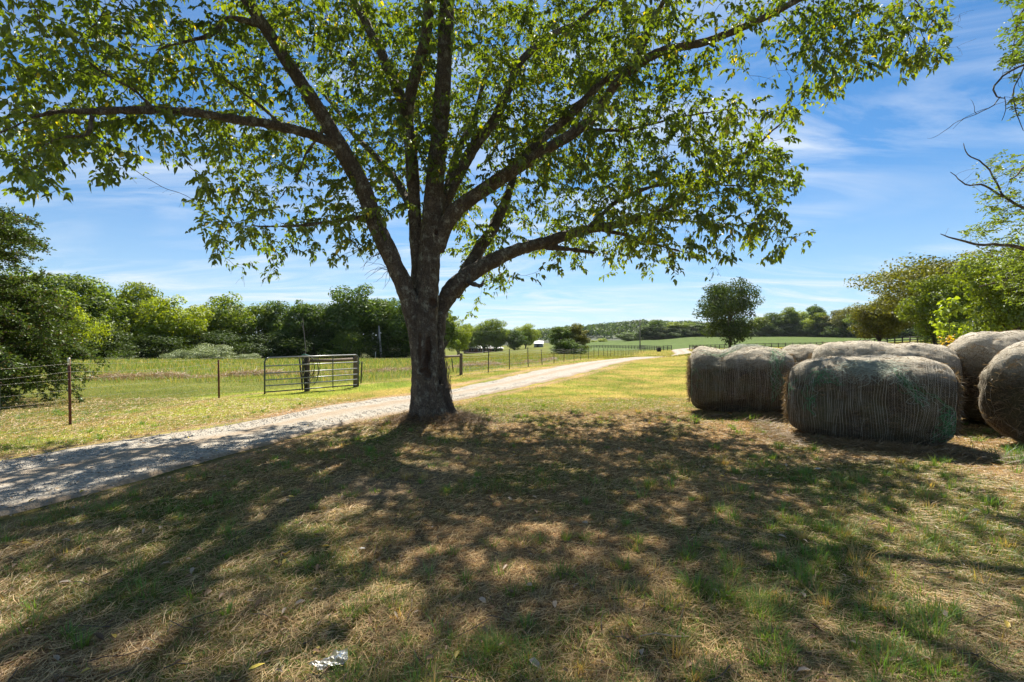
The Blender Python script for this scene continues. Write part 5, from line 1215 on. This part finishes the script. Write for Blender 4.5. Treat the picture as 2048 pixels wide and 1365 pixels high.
# ------------------------------------------------------------------ litter
def litter():
    c=np.array([-.83,2.30]); root=None; n=17; u,v=np.meshgrid(np.linspace(-1,1,n),np.linspace(-1,1,n),indexing='ij'); a=R(38)
    X0=u*.075*(1+.2*v); Y0=v*.042*(1+.25*np.sin(u*3)); x=X0*math.cos(a)-Y0*math.sin(a); y=X0*math.sin(a)+Y0*math.cos(a)
    z=.012+ .03*np.abs(fbm(np.stack([u*2.6,v*2.6,u*0+3],-1),3)-.5)*2+.012*np.abs(np.sin(u*5+v*3)); i=np.arange(n-1)[:,None]; j=np.arange(n-1)[None]
    F=np.stack([i*n+j,i*n+j+1,(i+1)*n+j+1,(i+1)*n+j],-1).reshape(-1,4)
    V0=np.stack([x,y,z+.006],-1).reshape(-1,3); V1=V0-np.array([0,0,.0012]); k=len(V0)
    o=mk('plastic_scrap',np.vstack([V0]),[F],M['plastic'],smooth=False,loc=(c[0],c[1],gz(*c)+.01)); tag(o,'crumpled clear plastic scrap on the dry lawn at the bottom of the picture','plastic scrap')
    for (px,py,s,cl,lab,nm,cat) in ((725,1107,.022,(.7,.68,.62),'small white pebble in the shaded grass below the worn track','pebble','pebble'),(1635,942,.04,(.45,.4,.33),'pale flat stone on bare soil before the front bale','flat_stone','stone')):
        D=1500/(py-690); q=P(px,py,D); V=np.array([(1,0,0),(.5,.8,0),(-.6,.7,0),(-1,-.1,0),(-.4,-.8,0),(.6,-.7,0),(.5,.1,.5),(-.4,.2,.45),(0,-.4,.5)])*s*np.array([1,.6,.5])
        m_=simple(nm,cl,.8); o=mk(nm,V,[np.array([(0,1,6),(1,2,7),(1,7,6),(2,3,7),(3,4,8),(3,8,7),(4,5,8),(5,0,6),(5,6,8),(6,7,8)])],m_,loc=(q[0],q[1],gz(q[0],q[1])+.03)); tag(o,lab,cat)
    D=1500/(1355-690); q=P(512,1355,D); V=np.array([(-1,0,0),(-.4,.35,.12),(.4,.3,.2),(1.1,0,.1),(.4,-.3,.2),(-.4,-.35,.12)])*.035
    o=mk('yellow_leaf',V,[np.array([(0,3,2,1),(0,5,4,3)])],simple('yellow_leaf',(.62,.48,.06),.6),loc=(q[0],q[1],gz(q[0],q[1])+.04)); o.rotation_euler=(0,0,.6); tag(o,'single bright yellow leaf near the bottom edge left of the plastic scrap','leaf')
    # stick lying low right
    q=P(1280,1290,2.5); B=MB(); B.tube([(0,0,.02),(.08,.01,.03),(.17,-.01,.025),(.25,.0,.02)],[.003,.0035,.003,.002],5); o=B.build('dry_stick',M['straw2'],smooth=True); o.location=(q[0],q[1],gz(q[0],q[1])+.02); tag(o,'thin pale stick lying in the grass at lower right','stick')
M['straw2']=simple('pale_stick',(.42,.32,.2),.9)
litter()

# ------------------------------------------------------------------ light, sky, camera
m,nt,bs,out=mat('haze'); nt.nodes.remove(bs); pv=nt.nodes.new('ShaderNodeVolumePrincipled'); pv.inputs['Density'].default_value=.00004; pv.inputs['Color'].default_value=(.85,.92,1,1); pv.inputs['Anisotropy'].default_value=.2
nt.links.new(pv.outputs[0],out.inputs['Volume']); B=MB(); B.box((-2600,-40,-9),(2600,2300,95)); hz=B.build('haze',m); hz['kind']='stuff'; tag(hz,'thin blue summer haze in the air over the far hill','haze')
SUN_EL=52.; SUN_AZ=8.
sd=bpy.data.lights.new('sun','SUN'); sd.energy=5.0; sd.angle=R(.53); sd.color=(1.,.92,.78); so=bpy.data.objects.new('sun',sd); COL.objects.link(so)
so.rotation_euler=(R(90-SUN_EL),0,R(180-SUN_AZ)); 
dv=Vector((math.sin(R(SUN_AZ))*math.cos(R(SUN_EL)),math.cos(R(SUN_AZ))*math.cos(R(SUN_EL)),math.sin(R(SUN_EL))))
so.rotation_euler=dv.to_track_quat('Z','Y').to_euler()
w=bpy.data.worlds.new('World'); scene.world=w; w.use_nodes=True; nt=w.node_tree; bg=nt.nodes['Background']
sky=nt.nodes.new('ShaderNodeTexSky'); sky.sky_type='NISHITA'; sky.sun_disc=False; sky.sun_elevation=R(SUN_EL); sky.sun_rotation=R(SUN_AZ); sky.air_density=1.0; sky.dust_density=.35; sky.ozone_density=3.; sky.altitude=200
hs=nt.nodes.new('ShaderNodeHueSaturation'); hs.inputs['Saturation'].default_value=1.12; hs.inputs['Value'].default_value=1.; nt.links.new(mixc(nt,1.,sky.outputs[0],(.56,.84,1.02),'MULTIPLY'),hs.inputs['Color'])
tc=nt.nodes.new('ShaderNodeTexCoord'); sp=nt.nodes.new('ShaderNodeSeparateXYZ'); nt.links.new(tc.outputs['Generated'],sp.inputs[0])
def mth(op,a,b=None,c=None):
    m_=nt.nodes.new('ShaderNodeMath'); m_.operation=op
    for i,v in enumerate((a,b,c)):
        if v is None: continue
        if hasattr(v,'links'): nt.links.new(v,m_.inputs[i])
        else: m_.inputs[i].default_value=v
    return m_.outputs[0]
zz=mth('ADD',mth('MAXIMUM',sp.outputs[2],0.),.12); cx=nt.nodes.new('ShaderNodeCombineXYZ'); nt.links.new(mth('DIVIDE',sp.outputs[0],zz),cx.inputs[0]); nt.links.new(mth('DIVIDE',sp.outputs[1],zz),cx.inputs[1])
mp=nt.nodes.new('ShaderNodeMapping'); mp.inputs['Rotation'].default_value=(0,0,R(52)); mp.inputs['Scale'].default_value=(.55,1.5,1); mp.inputs['Location'].default_value=(1.3,.4,0); nt.links.new(cx.outputs[0],mp.inputs[0])
n1=noise(nt,1.3,9,.6,mp.outputs[0],1.6); n2=noise(nt,.55,4,.5,cx.outputs[0],.4)
cl=mth('MULTIPLY',ramp(nt,n1,[(.42,(0,0,0)),(.72,(1,1,1))]),ramp(nt,n2,[(.34,(0,0,0)),(.56,(1,1,1))]))
hzf=ramp(nt,sp.outputs[2],[(0.,(.55,.55,.55)),(.10,(.34,.34,.34)),(.3,(.06,.06,.06)),(.6,(0,0,0))])
fac=mth('MINIMUM',mth('ADD',mth('MULTIPLY',cl,.75),hzf),.9)
c=mixc(nt,fac,hs.outputs[0],(7.4,8.1,8.9)); nt.links.new(c,bg.inputs[0]); bg.inputs[1].default_value=.05
cam=bpy.data.cameras.new('camera'); co=bpy.data.objects.new('camera',cam); COL.objects.link(co); scene.camera=co
co.location=(0,0,EYE); co.rotation_euler=(R(90),0,0); cam.sensor_width=36; cam.lens=36*F0/2048; cam.shift_y=(HZ-682.5)/2048; cam.clip_end=9000; cam.clip_start=.05
scene.view_settings.view_transform='Standard'; scene.view_settings.look='None'; scene.view_settings.exposure=1.28; scene.view_settings.gamma=1
scene.cycles.max_bounces=6; scene.cycles.transparent_max_bounces=6
scene.render.resolution_x=1024; scene.render.resolution_y=682
print('DONE build')
